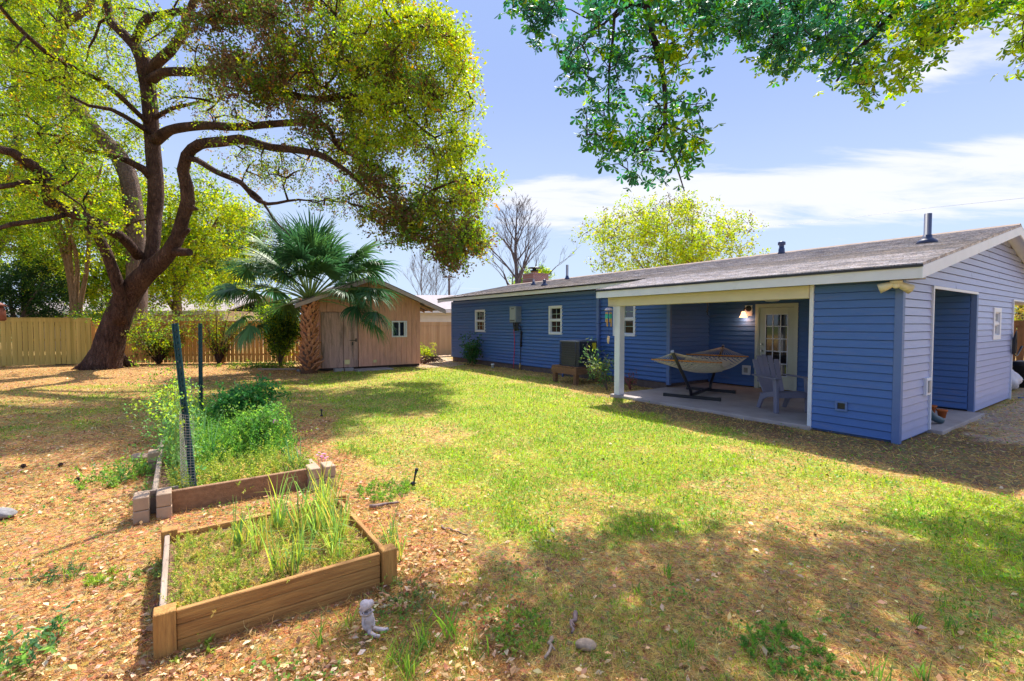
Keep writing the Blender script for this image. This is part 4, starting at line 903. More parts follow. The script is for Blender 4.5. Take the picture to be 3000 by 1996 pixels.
for a in ((-.85,.1),(.45,-.2),(.15,-.7),(-.45,-.55),(.6,.4)):   # root flare
    b=G(310,1078); m.tube(catmull([b+np.array([a[0]*.35,a[1]*.35,.55]),b+np.array([a[0]*.8,a[1]*.8,.16]),b+np.array([a[0]*1.35,a[1]*1.35,-.06])],.2),[.24,.15,.05],8,True,.15)
L1=[[(415,815,17.1,0.229),(438,765,17.3,0.220),(450,700,17.4,0.220),(450,640,17.5,0.238),(456,560,17.5,0.264),(452,480,17.5,0.255),(447,420,17.5,0.246),(442,350,17.4,0.246),(436,280,17.4,0.255),(428,225,17.3,0.246),(420,178,17.2,0.238),(398,138,17.1,0.194),(362,100,17,0.158),(326,68,17,0.132),(314,0,17,0.114),(300,-120,17,0.088),(260,-260,17,0.053)],
[(388,140,17.1,0.158),(406,96,17,0.141),(432,55,16.7,0.132),(480,44,16.4,0.123),(543,34,16,0.106),(620,60,15.5,0.088),(700,50,15,0.070),(800,10,14.5,0.044),(900,-60,14,0.026)],
[(436,225,17.3,0.211),(460,182,17,0.176),(497,152,16.6,0.158),(536,96,16.2,0.132),(560,20,15.8,0.106),(610,-80,15.4,0.088),(700,-200,15,0.044)],
[(440,235,17.2,0.176),(480,212,16.9,0.150),(555,210,16.3,0.141),(612,206,15.8,0.132),(700,230,15,0.114),(819,266,14.2,0.106),(872,283,13.9,0.097),(949,291,13.5,0.088),(1006,279,13.2,0.079),(1083,290,12.9,0.062),(1180,330,12.6,0.035),(1260,400,12.4,0.018)],
[(455,410,17.4,0.211),(485,388,17.1,0.176),(517,376,16.8,0.158),(593,368,16.2,0.141),(689,372,15.4,0.123),(780,365,14.8,0.106),(865,360,14.3,0.097),(930,358,13.9,0.079),(968,384,13.6,0.070),(991,432,13.4,0.053),(1060,470,13,0.035),(1150,520,12.7,0.018)],
[(547,462,16,0.106),(574,468,15.9,0.097),(631,502,15.4,0.088),(708,537,14.9,0.079),(740,575,14.7,0.070),(784,598,14.4,0.053),(875,585,14,0.031),(950,600,13.7,0.013)],
[(708,540,14.9,0.044),(764,583,14.6,0.044),(800,640,14.4,0.026),(850,690,14.2,0.011)],
[(350,945,16.95,0.238),(350,860,16.7,0.202),(329,787,16.4,0.176),(306,730,16.2,0.163),(288,695,16.0,0.150),(258,662,15.9,0.141)],
[(408,752,17.0,0.176),(367,704,16.3,0.167),(306,664,15.6,0.167),(237,634,15.1,0.167),(184,615,14.8,0.167),(146,592,14.6,0.167),(142,538,14.3,0.158),(136,520,14.2,0.158),(96,486,13.8,0.141),(38,448,13.4,0.123),(-30,430,13,0.106),(-140,380,12.6,0.070)],
[(190,628,14.8,0.088),(153,640,14.5,0.079),(96,649,14.1,0.070),(34,657,13.7,0.062),(-60,690,13.3,0.044)],
[(140,528,14.2,0.088),(90,532,13.9,0.079),(0,548,13.4,0.070),(-80,540,13,0.053)],
[(445,520,17.4,0.176),(421,497,17.2,0.141),(380,475,16.9,0.106),(344,459,16.7,0.097),(298,448,16.4,0.088),(249,440,16,0.070),(180,400,15.5,0.044),(110,390,15.1,0.018)],
[(440,365,17.3,0.106),(406,335,17,0.088),(344,276,16.4,0.084),(287,233,15.9,0.079),(191,187,15.2,0.070),(134,153,14.8,0.070),(77,103,14.4,0.062),(38,65,14.1,0.053),(0,20,13.8,0.044),(-60,-20,13.5,0.026)],
[(440,390,17.3,0.097),(406,367,17,0.088),(363,340,16.7,0.079),(325,321,16.4,0.070),(260,310,16,0.053),(200,280,15.6,0.035)],
[(455,345,17.3,0.088),(500,320,17,0.070),(560,305,16.7,0.053),(620,290,16.4,0.026)],
[(534,690,16.7,0.106),(556,672,16.6,0.053)],[(548,610,16.5,0.114),(578,612,16.5,0.070),(562,600,16.5,0.035)],[(515,738,16.7,0.167),(548,740,16.5,0.132),(556,739,16.45,0.123)]]
for l in L1: nodes+=limb(m,l,10 if l[0][3]>.15 else 7,.12)
sh(m).build('trunk',mOak,O_)
# crown silhouettes: dense right mass, thin lower middle, left
D1=[(640,-60),(1180,-60),(1215,40),(1290,30),(1300,90),(1375,80),(1372,150),(1392,210),(1350,250),(1385,300),(1400,350),(1355,400),(1440,430),(1482,440),(1425,500),(1448,555),(1400,600),(1420,680),(1424,745),(1395,765),(1355,800),(1300,765),(1235,745),(1190,710),(1120,690),(1075,620),(1020,540),(960,430),(860,335),(740,305),(640,250),(560,110)]
D1b=[(1000,250),(1180,60),(1290,60),(1360,160),(1360,350),(1410,500),(1390,780),(1240,730),(1120,640),(1040,480)]
D2=[(560,110),(640,250),(740,305),(960,430),(1050,560),(960,600),(860,570),(740,520),(620,430),(590,330)]
D2b=[(1050,560),(1160,690),(1080,640),(980,590),(900,600)]
D3=[(-300,-300),(330,-100),(540,-60),(560,110),(500,300),(420,300),(300,230),(150,330),(-300,300)]
D4=[(-300,300),(150,330),(300,420),(560,620),(500,760),(430,850),(330,870),(250,700),(0,560),(-300,560)]
D0=[(-300,-700),(1100,-600),(1200,-60),(560,-60),(-300,-200)]
D4A=[]; sd_=0
while len(D4A)<80:
    for p in samp(D4,40,13.5,17.8,5+sd_,1.0,.5):
        x_=p[0]/p[1]*F+CX; y_=CY-(p[2]-1.9)/p[1]*F
        if not (290<x_<600 and y_>560 and p[1]<17.6): D4A.append(p)
    sd_+=1
D4A=D4A[:80]
A=samp(D1,340,11.6,15.5,1,.8,.46)+samp(D1b,110,11.4,14.4,12,.8,.44)+samp(D2,60,13,16.5,2,.9,.5)+samp(D2b,14,13,14.5,3)+samp(D3,70,13.5,19,4,1.1,.5)+D4A+samp(D0,190,11.5,19.5,6,1.2,.45)
m=MB(); ends=grow(m,nodes,A,.040,.008,.12,.42)
sh(m).build('branches',mOak,O_)
E1=np.array([a for a in A]); xs=E1[:,0]/E1[:,1]*F+CX; ys=CY-(E1[:,2]-1.6)/E1[:,1]*F
nD1=450; dn=E1[:nD1]; rest=E1[nD1:524]; lf=E1[524:674]; tp=E1[674:]
def oakcol(S):
    x=S[:,0]; z=S[:,2]; f=fbm(S,1.6,81)+.25*fbm(S,.5,82)+.085*(x+4.2)+.045*(z-5)+N.normal(size=len(S))*.10
    r=N.random(len(S)); c=np.where(f>.81,np.where(r<.6,0,1),np.where(f>.67,np.where(r<.4,1,np.where(r<.7,2,3)),np.where(r<.25,2,np.where(r<.62,3,4)))); c[N.random(len(S))<.03]=5; return c
CO=[YEL,LIM,GRN,OLV,BRN,ORG]
parts=[sprigs(dn,112000,.42,.095,.048,CO,None,-.35,oakcol),sprigs(rest,11000,.6,.075,.034,CO,[.25,.3,.15,.15,.1,.05],-.2),sprigs(lf,38000,.6,.10,.05,CO,[.32,.40,.18,.05,.03,.02],-.1),sprigs(tp,42000,.75,.085,.04,CO,[.28,.3,.2,.1,.1,.02],-.1)]
V=np.concatenate([p[0] for p in parts])-ob; cc=np.concatenate([p[2] for p in parts]); bulk('crown',V,np.arange(len(V)).reshape(-1,4),cc,mLeaf,O_)
# ---- generic background tree
def tree(name,label,base,forks,centre,rr,nA,nL,L,W,cols,probs,bark,r0=.2,thr=.42,seed=1,group=None,flat=.75):
    b=np.array([*base,0.]); o=empty(name,b,0,label,'tree',group); m=MB(); nd=[]
    cen=np.array(centre,float)
    for q in forks:
        pts=[np.array([*p[:3]])-b for p in q]; rs=[p[3] for p in q]; Q=catmull([np.array([*p,r]) for p,r in zip(pts,rs)],.5); m.tube([x[:3] for x in Q],[x[3] for x in Q],9,True,.1); nd+=[x[:3] for x in Q[len(Q)//3::2]]
    rg=np.random.default_rng(seed); A=[]
    while len(A)<nA:
        d=rg.normal(size=3); d/=np.linalg.norm(d); p=cen+d*rg.random()**.4*np.array(rr); 
        if p[2]<.5: continue
        if fbm(p[None],max(rr)*.35,seed%9)[0]>thr: A.append(p-b)
    grow(m,nd,A,.025,.007,.05,.8); m.build('trunk',bark,o)
    V,Fq,cc=sprigs(A,nL,max(rr)*.17+.15,L,W,cols,probs,-.05); bulk('crown',V,Fq,cc,mLeaf,o); return o
def fk(*p): return [p_ for p_ in p]
# second oak, pale leaning trunk behind
def PY(x,y,Y,r): q=at(x,y,Y); return (q[0],q[1],q[2],r)
tree('oak_tree','second oak with a pale leaning trunk behind the large one',tuple(at(395,900,21.5)[:2]),[[(*at(395,900,21.5)[:2],0,.45),PY(398,700,21.5,.38),PY(375,509,21.5,.36),PY(325,432,21.5,.33),PY(268,375,21.3,.3),PY(210,298,21.2,.28),PY(165,240,21,.26),PY(158,160,21,.24),PY(176,96,21,.22),PY(191,19,21,.2),PY(205,-120,21,.12)],[PY(185,75,21,.16),PY(215,52,20.8,.15),PY(255,32,20.6,.13),PY(275,-10,20.5,.12),PY(290,-150,20,.08)],[PY(160,240,21,.15),PY(120,200,21,.12),PY(90,160,21,.1),PY(50,120,21,.06)]],at(170,230,21.5),(4.6,2.6,5.2),110,42000,.11,.06,[YEL,LIM,GRN,OLV],[.42,.36,.14,.08],mOak2,seed=11,thr=.40)
tree('crape_myrtle','tan multi trunked crape myrtle rising behind the fence at left',tuple(at(220,900,20.6)[:2]),
 [[(*at(2*x1-220,900,20.6)[:2],0,.10),PY(x1,930,20.6,.09),PY(x2,760,20.6,.08),PY(x3,620,20.6,.06),PY(x4,480,20.6,.04)] for x1,x2,x3,x4 in ((212,200,165,110),(222,225,190,200),(232,258,262,300),(216,190,130,60),(228,205,215,250))],at(170,640,21),(3.6,2.2,2.6),90,26000,.10,.055,[YEL,LIM,GRN,OLV],[.3,.45,.18,.07],mTan,seed=12,thr=.42)
def simple(name,label,x,y,Y,rr,nA,nL,L,W,cols,probs,bark=mGreyB,r0=.2,seed=1,thr=.42,grp=None):
    c=at(x,y,Y); b=(c[0]+.2,c[1]); hh=c[2]
    return tree(name,label,b,[[(b[0],b[1],0,r0),(b[0]+.1,b[1],hh*.4,r0*.85),(c[0],c[1],hh*.8,r0*.6),(c[0],c[1],hh+rr[2]*.5,r0*.25)],[(b[0],b[1],hh*.35,r0*.6),(c[0]-rr[0]*.3,c[1],hh*.8,r0*.4),(c[0]-rr[0]*.6,c[1],hh+rr[2]*.2,r0*.15)],[(b[0],b[1],hh*.45,r0*.6),(c[0]+rr[0]*.3,c[1],hh*.85,r0*.4),(c[0]+rr[0]*.6,c[1],hh+rr[2]*.3,r0*.15)]],c,rr,nA,nL,L,W,cols,probs,bark,seed=seed,thr=thr)
YG=[YEL,LIM,GRN,OLV]
simple('leafy_tree','yellow green leafy tree beyond the fence at the far left edge',-60,560,27,(6.5,4,6.5),110,34000,.16,.09,YG,[.3,.4,.2,.1],mOak2,.3,21)
simple('leafy_tree','bright lime tree beyond the fence between the oak and the palm',500,700,27,(4.6,3,4.2),100,30000,.15,.09,YG,[.5,.35,.1,.05],mOak2,.25,22)
simple('leafy_tree','grey green tree far behind the palm top',665,690,38,(3.6,3,3.4),60,14000,.17,.09,[GRN,OLV,LIM],[.5,.3,.2],mOak2,.25,23)
simple('leafy_tree','tall olive tree beyond the fence in the upper left corner',40,150,29,(7.5,4,6),90,26000,.16,.09,[LIM,OLV,GRN,YEL],[.35,.25,.2,.2],mOak2,.3,24)
simple('leafy_tree','yellow green tree filling the gap behind the oak trunk',330,720,25,(4.2,2.5,3.6),90,26000,.14,.08,YG,[.4,.4,.15,.05],mOak2,.22,25)
simple('leafy_tree','low lime tree above the cream house left of the palm',600,780,40,(7,3,3),80,20000,.2,.11,YG,[.5,.35,.1,.05],mOak2,.25,26)
simple('leafy_tree','spreading tree with thin yellow green spring leaves behind the blue roof',1955,715,32,(5.9,3.5,2.9),260,26000,.15,.09,[YEL,LIM,OLV],[.62,.28,.1],mGreyB,.12,27,.40)
simple('leafy_tree','small round green treetop behind the roof beside the bare tree',1565,825,42,(2.0,1.5,1.2),40,8000,.14,.08,[LIM,GRN,YEL],[.5,.3,.2],mGreyB,.12,28,.3)
simple('leafy_tree','golden green tree beyond the gate at the right edge',2990,905,26,(4,3,2),70,16000,.14,.08,[YEL,(.4,.3,.08),GRN],[.45,.35,.2],mGreyB,.2,29,.3)
simple('evergreen_tree','dark evergreen above the fence at the far left',30,860,20.8,(2.6,1.4,1.9),60,22000,.10,.05,[DGR,(.03,.07,.03),GRN],[.5,.35,.15],mOak2,.12,30,.3)
# ---- bare trees
def bare(name,label,x,ybase,ytop,Y,r0,seed,spread=.5,depth=6):
    rg=random.Random(seed); b=at(x,ybase,Y); top=at(x,ytop,Y); hgt=top[2]; o=empty(name,(b[0],b[1],0),0,label,'tree'); m=MB(); t_=m
    def leader():
        P_=[np.array([.0,0,0]),np.array([.1,0,hgt*.35]),np.array([-.05,.1,hgt*.7]),np.array([.1,0,hgt])]; Q=catmull(P_,.4); m.tube(Q,[r0,r0*.75,r0*.4,.02],8,True,.08)
        for k in range(17):
            f=.30+.66*k/17+rg.uniform(-.02,.02); p=Q[int(f*(len(Q)-1))]; a=k*2.4; d=nrm(np.array([math.cos(a),math.sin(a)*.9,1.0+f*.8])); br(p,d,hgt*.30*(1.15-f),r0*(.42*(1.15-f)+.05),2)
    def br(p,d,L,r,k):
        n=3; pts=[p]; q=p.copy(); dd=d.copy()
        for i in range(n): dd=nrm(dd+np.array([rg.uniform(-.14,.14),rg.uniform(-.14,.14),.05])); q=q+dd*L/n; pts.append(q)
        (m if k<2 else t_).tube(pts,[r,r*.62],6 if r>.03 else 4,True,cap=False)
        if k>=depth or L<.15: return
        for j in range(rg.choice((2,3,3)) if k else 7):
            a=rg.uniform(0,2*math.pi); s_=spread*rg.uniform(.6,1.3); side=np.array([math.cos(a),math.sin(a),rg.uniform(-.1,.35)]); f=rg.uniform(.35,1) if j else 1
            p0=pts[0]+(pts[-1]-pts[0])*f if j else pts[-1]; br(np.array(p0),nrm(dd+side*s_),L*rg.uniform(.58,.8),max(.009,r*.5*rg.uniform(.75,1.05)),k+1)
    leader()
    m.build('trunk',mGreyB,o); return o
bare('bare_tree','tall bare tree with fine twigs rising behind the far end of the roof',1512,860,600,38,.27,5,.62,6)
bare('bare_tree','small bare tree behind the white house, left of the utility pole',1235,850,745,55,.1,6,.4,5)
bare('bare_tree','small bare tree behind the white house, just beside the utility pole',1278,850,770,58,.1,8,.4,5)
p_=at(1316,860,50); U_=empty('utility_pole',(p_[0],p_[1],0),0,'wooden utility pole far behind the white house','pole'); MB().tube([(0,0,0),(0,0,at(1316,806,50)[2])],[.15,.11],8).build('shaft',mGreyB,U_); MB().box(-.7,.7,-.06,.06,at(1316,814,50)[2],at(1316,814,50)[2]+.12).build('crossarm',mGreyB,U_)
p_=at(2003,640,44); U_=empty('utility_pole',(p_[0]+.8,p_[1],0),0,'wooden utility pole poking out behind the yellow green tree','pole'); MB().tube([(0,0,0),(0,0,at(2060,630,44)[2])],[.15,.11],8).build('shaft',mGreyB,U_); MB().box(-.6,.6,-.05,.05,at(2003,640,44)[2]-.4,at(2003,640,44)[2]-.3).build('crossarm',mGreyB,U_)
tag(MB().tube(catmull([at(2060,680,44),at(2350,655,36),at(2700,612,29),at(3100,570,24)],3),.005,4).build('power_line',mDark),'thin overhead power line crossing the sky above the roof','power line')
# ---- the overhanging tree: trunk stands out of frame at the right
T_=empty('overhanging_tree',(7.2,1.2,0),0,'broad leaved tree whose branches hang down into the top of the picture','tree'); tb=np.array([7.2,1.2,0])
m=MB(); nodes=[]
def limb2(l,n=8,st=.25):
    Q=catmull([np.array(q,float) for q in l],st); m.tube([q[:3]-tb for q in Q],[q[3] for q in Q],n,True,.12); return [q[:3] for q in Q[::2]]
nodes+=limb2([(7.2,1.2,-.1,.34),(7.1,1.3,1.5,.27),(6.9,1.6,3.2,.24),(6.7,2.0,4.8,.2),(6.2,3.0,6.4,.15),(5.5,4.2,7.4,.1),(4.8,5.4,8.0,.05)],12)
nodes+=limb2([(6.8,1.8,4.2,.15),(5.8,2.8,5.6,.12),(4.4,4.0,6.5,.1),(3.0,5.0,6.7,.08),tuple([*at(1885,-60,5.6),.06])])
a0_=[(1885,-60,5.6,.055),(1890,0,5.6,.045),(1905,70,5.6,.04),(1925,150,5.6,.036),(1945,230,5.6,.03),(1950,300,5.6,.026),(1948,370,5.6,.022),(1955,420,5.6,.017),(1980,480,5.6,.012),(2005,560,5.6,.006)]
nodes+=limb2([tuple([*at(x,y,Y),r]) for x,y,Y,r in a0_])
for l in ([(1895,20,5.6,.025),(1850,10,5.7,.022),(1800,52,5.8,.02),(1795,120,5.8,.017),(1785,200,5.8,.013),(1783,300,5.8,.01),(1788,400,5.8,.006)],[(1850,-10,5.7,.02),(1770,70,5.8,.015),(1730,90,5.8,.012),(1695,110,5.8,.008),(1690,190,5.8,.005)],[(1955,365,5.6,.012),(2010,385,5.5,.009),(2030,400,5.5,.005)],[(1950,350,5.6,.012),(1920,400,5.7,.008),(1900,440,5.7,.005)],[(1920,60,5.6,.02),(1950,62,5.5,.014),(1955,110,5.5,.009)]): nodes+=limb2([tuple([*at(x,y,Y),r]) for x,y,Y,r in l],6)
nodes+=limb2([(6.6,2.2,5.2,.13),(6.3,3.6,5.9,.1),(5.9,5.2,6.2,.08),tuple([*at(2700,-40,6.0),.06]),tuple([*at(2600,60,6.3),.04]),tuple([*at(2500,160,6.6),.03]),tuple([*at(2450,240,6.8),.015])])
nodes+=limb2([(6.7,2.0,4.9,.13),(7.0,3.6,6.0,.09),(7.4,5.2,6.5,.07),tuple([*at(2830,0,7.0),.035]),tuple([*at(2790,90,7.1),.012])])
for l in ([(2620,-60,7.2,.03),(2580,40,7.4,.02),(2555,110,7.6,.01)],[(2560,-40,7.5,.04),(2400,-10,7.5,.03),(2340,60,7.5,.02),(2270,90,7.5,.012)],[(2420,-40,7.5,.03),(2250,-40,7,.03),(2260,40,7,.02),(2265,80,7,.01)],[(2700,-60,7,.04),(2930,-60,7.6,.03),(3000,60,7.8,.02),(3040,160,8,.01)]): nodes+=limb2([tuple([*at(x,y,Y),r]) for x,y,Y,r in l],6)
Q1=[(1690,-60),(2050,-60),(2080,110),(2055,160),(2055,195),(1985,200),(2030,260),(2088,320),(2075,420),(2050,470),(1990,500),(1985,560),(1935,540),(1880,515),(1850,520),(1800,500),(1760,510),(1745,440),(1715,400),(1695,300),(1650,250),(1650,150),(1700,100),(1715,60)]
Q1h=[(1830,250),(1850,180),(1930,190),(1925,255),(1880,275),(1850,290),(1845,330),(1828,300)]
Q1c=[(1500,-60),(1640,-60),(1635,40),(1590,60),(1585,110),(1565,120),(1545,60),(1510,20)]
Q2=[(2030,-60),(2860,-60),(2880,60),(2820,95),(2760,95),(2760,130),(2720,160),(2700,230),(2640,260),(2620,300),(2560,300),(2510,270),(2470,200),(2440,230),(2400,200),(2380,160),(2340,195),(2290,210),(2230,225),(2240,130),(2200,110),(2170,150),(2140,110),(2060,100)]
Q3=[(2840,-60),(3060,-60),(3200,200),(3060,230),(2990,200),(2950,160),(2990,90),(2930,40),(2850,60)]
def samp2(poly,n,Y0,Y1,seed,hole=None,thr=.38,cl=.45):
    rg=np.random.default_rng(seed); xs=[p[0] for p in poly]; ys=[p[1] for p in poly]; out=[]
    while len(out)<n:
        q=np.array([rg.uniform(min(xs),max(xs)),rg.uniform(min(ys),max(ys))])
        if not inpoly(q,poly) or (hole and inpoly(q,hole)): continue
        p=at(q[0],q[1],rg.uniform(Y0,Y1))
        if fbm(p[None],cl,seed%7)[0]>thr: out.append(p)
    return out
A=samp2(Q1,235,5.0,6.3,3,Q1h,.42)+samp2(Q1c,42,5.6,6.3,4,thr=.3)+samp2(Q2,560,5.5,7.4,5,thr=.42)+samp2(Q3,130,5.8,7.4,6)
# canopy above and behind the view, which shades the near right lawn
rg=np.random.default_rng(9); up=[]
while len(up)<30:
    p=np.array([rg.uniform(2.0,11.5),rg.uniform(.2,8.5),rg.uniform(5.2,8.0)])
    if p[2]>1.9+.80*p[1]+.5 and ((p[0]-6.8)/5)**2+((p[1]-3.8)/5)**2<1 and fbm(p[None],1.3,5)[0]>.46: up.append(p)
m2=MB(); ends=grow(m2,nodes,A+up,.012,.003,.05,.35)
sh2=lambda mb: setattr(mb,'v',[(a-tb[0],b-tb[1],c) for a,b,c in mb.v]) or mb
m.build('trunk',BARK('dark_bark',(.035,.025,.045),(.10,.07,.09)),T_); sh2(m2).build('branches',MT['dark_bark'],T_)
def whorls(ends,k,L,W,seed=1):
    n=len(ends); P=np.array([e[0] for e in ends]); ax=nrm(np.array([e[1] for e in ends])*.5+rdir(n)*.5+np.array([0,0,-.35])); 
    X=nrm(np.cross(ax,rdir(n))); Y=np.cross(ax,X); V=[];C=[]
    for j in range(k):
        a=2*math.pi*j/k+N.random((n,1))*.5; side=X*np.cos(a)+Y*np.sin(a); el_=.25+.5*N.random((n,1)); D=nrm(ax*el_+side); l=L*(.6+.55*N.random((n,1))); w_=l*(.42+.12*N.random((n,1)))
        Sx=nrm(np.cross(D,ax)); Z=np.cross(Sx,D); q=np.empty((n,6,3)); q[:,0]=P; q[:,1]=P+D*l*.45+Sx*w_*.3+Z*l*.03; q[:,2]=P+D*l*.82+Sx*w_*.45-Z*l*.03; q[:,3]=P+D*l-Z*l*.10; q[:,4]=P+D*l*.82-Sx*w_*.45-Z*l*.03; q[:,5]=P+D*l*.45-Sx*w_*.3+Z*l*.03; V.append(q)
    return np.concatenate(V)
allE=[(a,nrm(np.array([R.uniform(-1,1),R.uniform(-1,1),R.uniform(-1.4,.3)]))) for a in A+up for _ in range(4)]
allE=[(a+np.array([R.gauss(0,.085) for _ in range(3)]),d) for a,d in allE]
q=whorls(allE,6,.088,.05); n=len(q); ctr=q[:,0]; f=fbm(ctr,.9,91)+.075*(ctr[:,0]-2.7)+N.normal(size=n)*.06
cc=np.where((f>.62)[:,None],vary((.26,.36,.015),n,.25),np.where((f>.47)[:,None],vary((.07,.21,.02),n,.3),vary((.03,.13,.06),n,.3)))
V=q.reshape(-1,3)-tb; i=np.arange(n)[:,None]*6; Fq=np.concatenate([i+np.array([[0,1,2,3]]),i+np.array([[0,3,4,5]])])
bulk('crown',V,Fq,np.repeat(cc,6,0),mLeafB,T_)

# ============================================================ palm
pb=G(905,1093); Pm=empty('cabbage_palm',(pb[0],pb[1],0),0,'fan palm with a shaggy criss cross trunk in front of the shed','palm')
mBoot=M('palm_boot',(.36,.12,.05),.85,.35,9,bump=.4,col2=(.66,.33,.17)); m=MB(); m.tube([(0,0,-.05),(.0,0,.3),(.02,0,1.2),(.05,0,2.0),(.06,0,2.45)],[.27,.21,.18,.17,.14],16,True,.1); m.build('trunk',M('palm_trunk',(.14,.07,.04),.95,.3,12,bump=1),Pm)
m=MB(); k=0
for i in range(150):
    z=.08+2.25*(i/150); a=i*2.39996+R.uniform(-.1,.1); r=.19 if z>.5 else .25-.12*z; out=(.13+.14*max(0,1-z/1.2))*R.uniform(.6,1.35); up_=.19*R.uniform(.6,1.35)
    c_=np.array([math.cos(a),math.sin(a),0]); tn=np.array([-math.sin(a),math.cos(a),0]); p=c_*r*.82+np.array([.03*z,0,z]); s_=tn*R.choice((-1,1))*.05; e=p+c_*out+np.array([0,0,up_])+s_
    m.bar(p,p*.5+e*.5+c_*.012,.12,.035,c_,.75); m.bar(p*.5+e*.5+c_*.012,e,.085,.028,c_,.6)
m.build('leaf_bases',mBoot,Pm)
mFrond=LEAF('palm_frond',.28,.5,.3); mPet=M('palm_petiole',(.16,.24,.07),.45,.15,5)
def frond(az_,el_,pl,fr,droop,tw=0,open_=125,nb=46,tone=(.045,.12,.035)):
    """one fan leaf: curved stalk and ~nb folded strap segments"""
    d=np.array([math.cos(az_)*math.cos(el_),math.sin(az_)*math.cos(el_),math.sin(el_)]); p0=np.array([.06,0,2.34])+d*.08; pts=[p0]; q=p0.copy(); dd=d.copy()
    for i in range(6): dd=nrm(dd+np.array([0,0,-droop*.12])); q=q+dd*pl/6; pts.append(q.copy())
    MB().tube(pts,[.024,.012],6).build('petiole',mPet,Pm)
    side=nrm(np.cross(dd,np.array([0,0,1.]))); upv=np.cross(side,dd); side=side*math.cos(tw)+upv*math.sin(tw); upv=np.cross(side,dd)
    S=[];n=7
    for k in range(nb):
        a=math.radians(-open_+2*open_*k/(nb-1)); l=fr*(1-.28*abs(a/math.radians(open_))**1.5)*R.uniform(.82,1.08); v=nrm(rdir(1)[0]*.05+dd*math.cos(a)+side*math.sin(a)-upv*.10*abs(math.sin(a))); pt=q.copy(); v_=v.copy(); rs=R.uniform(.45,1.7); wv=nrm(np.cross(v,upv)); row=[]
        ss=n; 
        for i in range(ss+1):
            f=i/ss; wd=fr*.023*(1-.9*max(0,f-.45)/.55)*min(1,f*2.6+.06)*(1 if i<ss else .05); row.append((pt-wv*wd,pt+wv*wd+upv*wd*.5,)); 
            g_=(droop*.9+.15)*(.05+1.0*max(0,f-.36)**1.1)*rs; v_=nrm(v_+np.array([0,0,-g_])); pt=pt+v_*l/ss
        S.append(row)
    V=[];Fq=[];c=[]
    for row in S:
        b=len(V); tcol=np.array(tone)*R.uniform(.75,1.35)
        for i,(a,b2) in enumerate(row):
            V+= [a,b2]; kk=tcol*(1+.5*max(0,i/7-.6)); c+=[kk,kk]
        for i in range(len(row)-1): Fq.append((b+2*i,b+2*i+1,b+2*i+3,b+2*i+2))
    bulk('frond',np.array(V),np.array(Fq),np.array(c),mFrond,Pm)
# azimuth measured in the world: 180 = left in the photo, 0 = right, -90 = towards the camera
FRD=[(165,50,1.7,1.35,0.35),(100,82,1.75,1.4,0.25),(178,30,2.5,1.2,0.8),(10,54,2.0,1.3,0.5),(4,32,2.0,1.2,0.9),(0,20,1.51,1.18,1.14),(138,22,1.63,1.02,1.01),(275,50,1.2,1.22,0.74),(52,27,1.58,1.16,1.04),(190,29,1.63,1.13,0.86),(328,31,1.75,1.03,1.04),(105,32,1.29,1.19,0.87),(242,50,1.2,1.23,0.54),(20,36,1.28,1.25,0.87),(158,38,1.6,1.27,0.98),(295,50,1.2,1.13,0.57),(72,41,1.42,1.18,0.7),(210,42,1.93,1.03,0.69),(348,44,1.7,1.12,0.74),(125,46,1.88,1.14,0.71),(262,47,1.27,1.2,0.86),(40,49,1.79,1.19,0.66),(178,50,1.75,1.19,0.74),(315,51,1.31,1.08,0.62),(92,53,1.53,1.22,0.64),(230,54,1.27,1.23,0.6),(8,56,1.54,1.08,0.59),(145,57,1.76,1.21,0.47),(282,59,1.55,1.06,0.63),(60,60,1.27,1.09,0.5),(198,61,1.9,1.03,0.52),(335,63,1.36,1.09,0.51),(112,64,1.78,1.14,0.63),(250,65,1.34,1.25,0.44),(28,67,1.35,1.21,0.59),(165,68,1.55,1.09,0.53),(302,69,1.44,1.08,0.35),(80,71,1.27,1.17,0.55),(218,72,2.1,1.15,0.35),(355,73,1.43,1.22,0.48),(132,74,1.9,1.08,0.37),(270,76,1.51,1.18,0.35),(48,77,1.77,1.24,0.35),(185,78,1.71,1.24,0.35),(322,79,1.77,1.15,0.35),(180,16,2.3,1.1,1.3),(188,34,2.3,1.15,1.1),(170,8,2.1,1.05,1.4),(196,4,1.9,1.05,1.3),(0,20,2.2,1.1,1.3),(-10,34,2.1,1.15,1.2),(12,10,2.0,1.1,1.3),(175,46,2.2,1.2,.8),(5,46,2.1,1.2,.8)]
for i,(a,e,pl_,fr,dr) in enumerate(FRD): frond(rad(a),rad(e),pl_,fr,dr,R.uniform(-.5,.5),R.uniform(105,140),54,(.045,.125,.05) if i%3 else (.08,.18,.05))
# ============================================================ raised beds and garden things
mPk=M('bed_plank',(.24,.105,.03),.8,.3,4,bump=.7,bscale=14,stretch=(.7,6,12),col2=(.50,.27,.08),dirt=((.12,.06,.03),2.5,.55,.85))
mPs=M('bed_plank_side',(.24,.105,.03),.8,.3,4,bump=.7,bscale=14,stretch=(6,.7,12),col2=(.48,.26,.08),dirt=((.12,.06,.03),2.5,.5,.8))
mPv=M('bed_post',(.26,.11,.025),.8,.3,4,bump=.7,bscale=14,stretch=(9,9,.7),col2=(.52,.28,.08),dirt=((.14,.07,.03),2.5,.55,.85))
mPkTop=M('bed_plank_grey',(.26,.19,.14),.85,.3,4,bump=.6,stretch=(6,1,6),col2=(.40,.31,.24))
def hloc(s,t,z=0): return H(s,t,z)
B1=empty('raised_bed',H(.57,-7.92),HROT,'square raised garden bed of weathered planks in the foreground','raised bed')
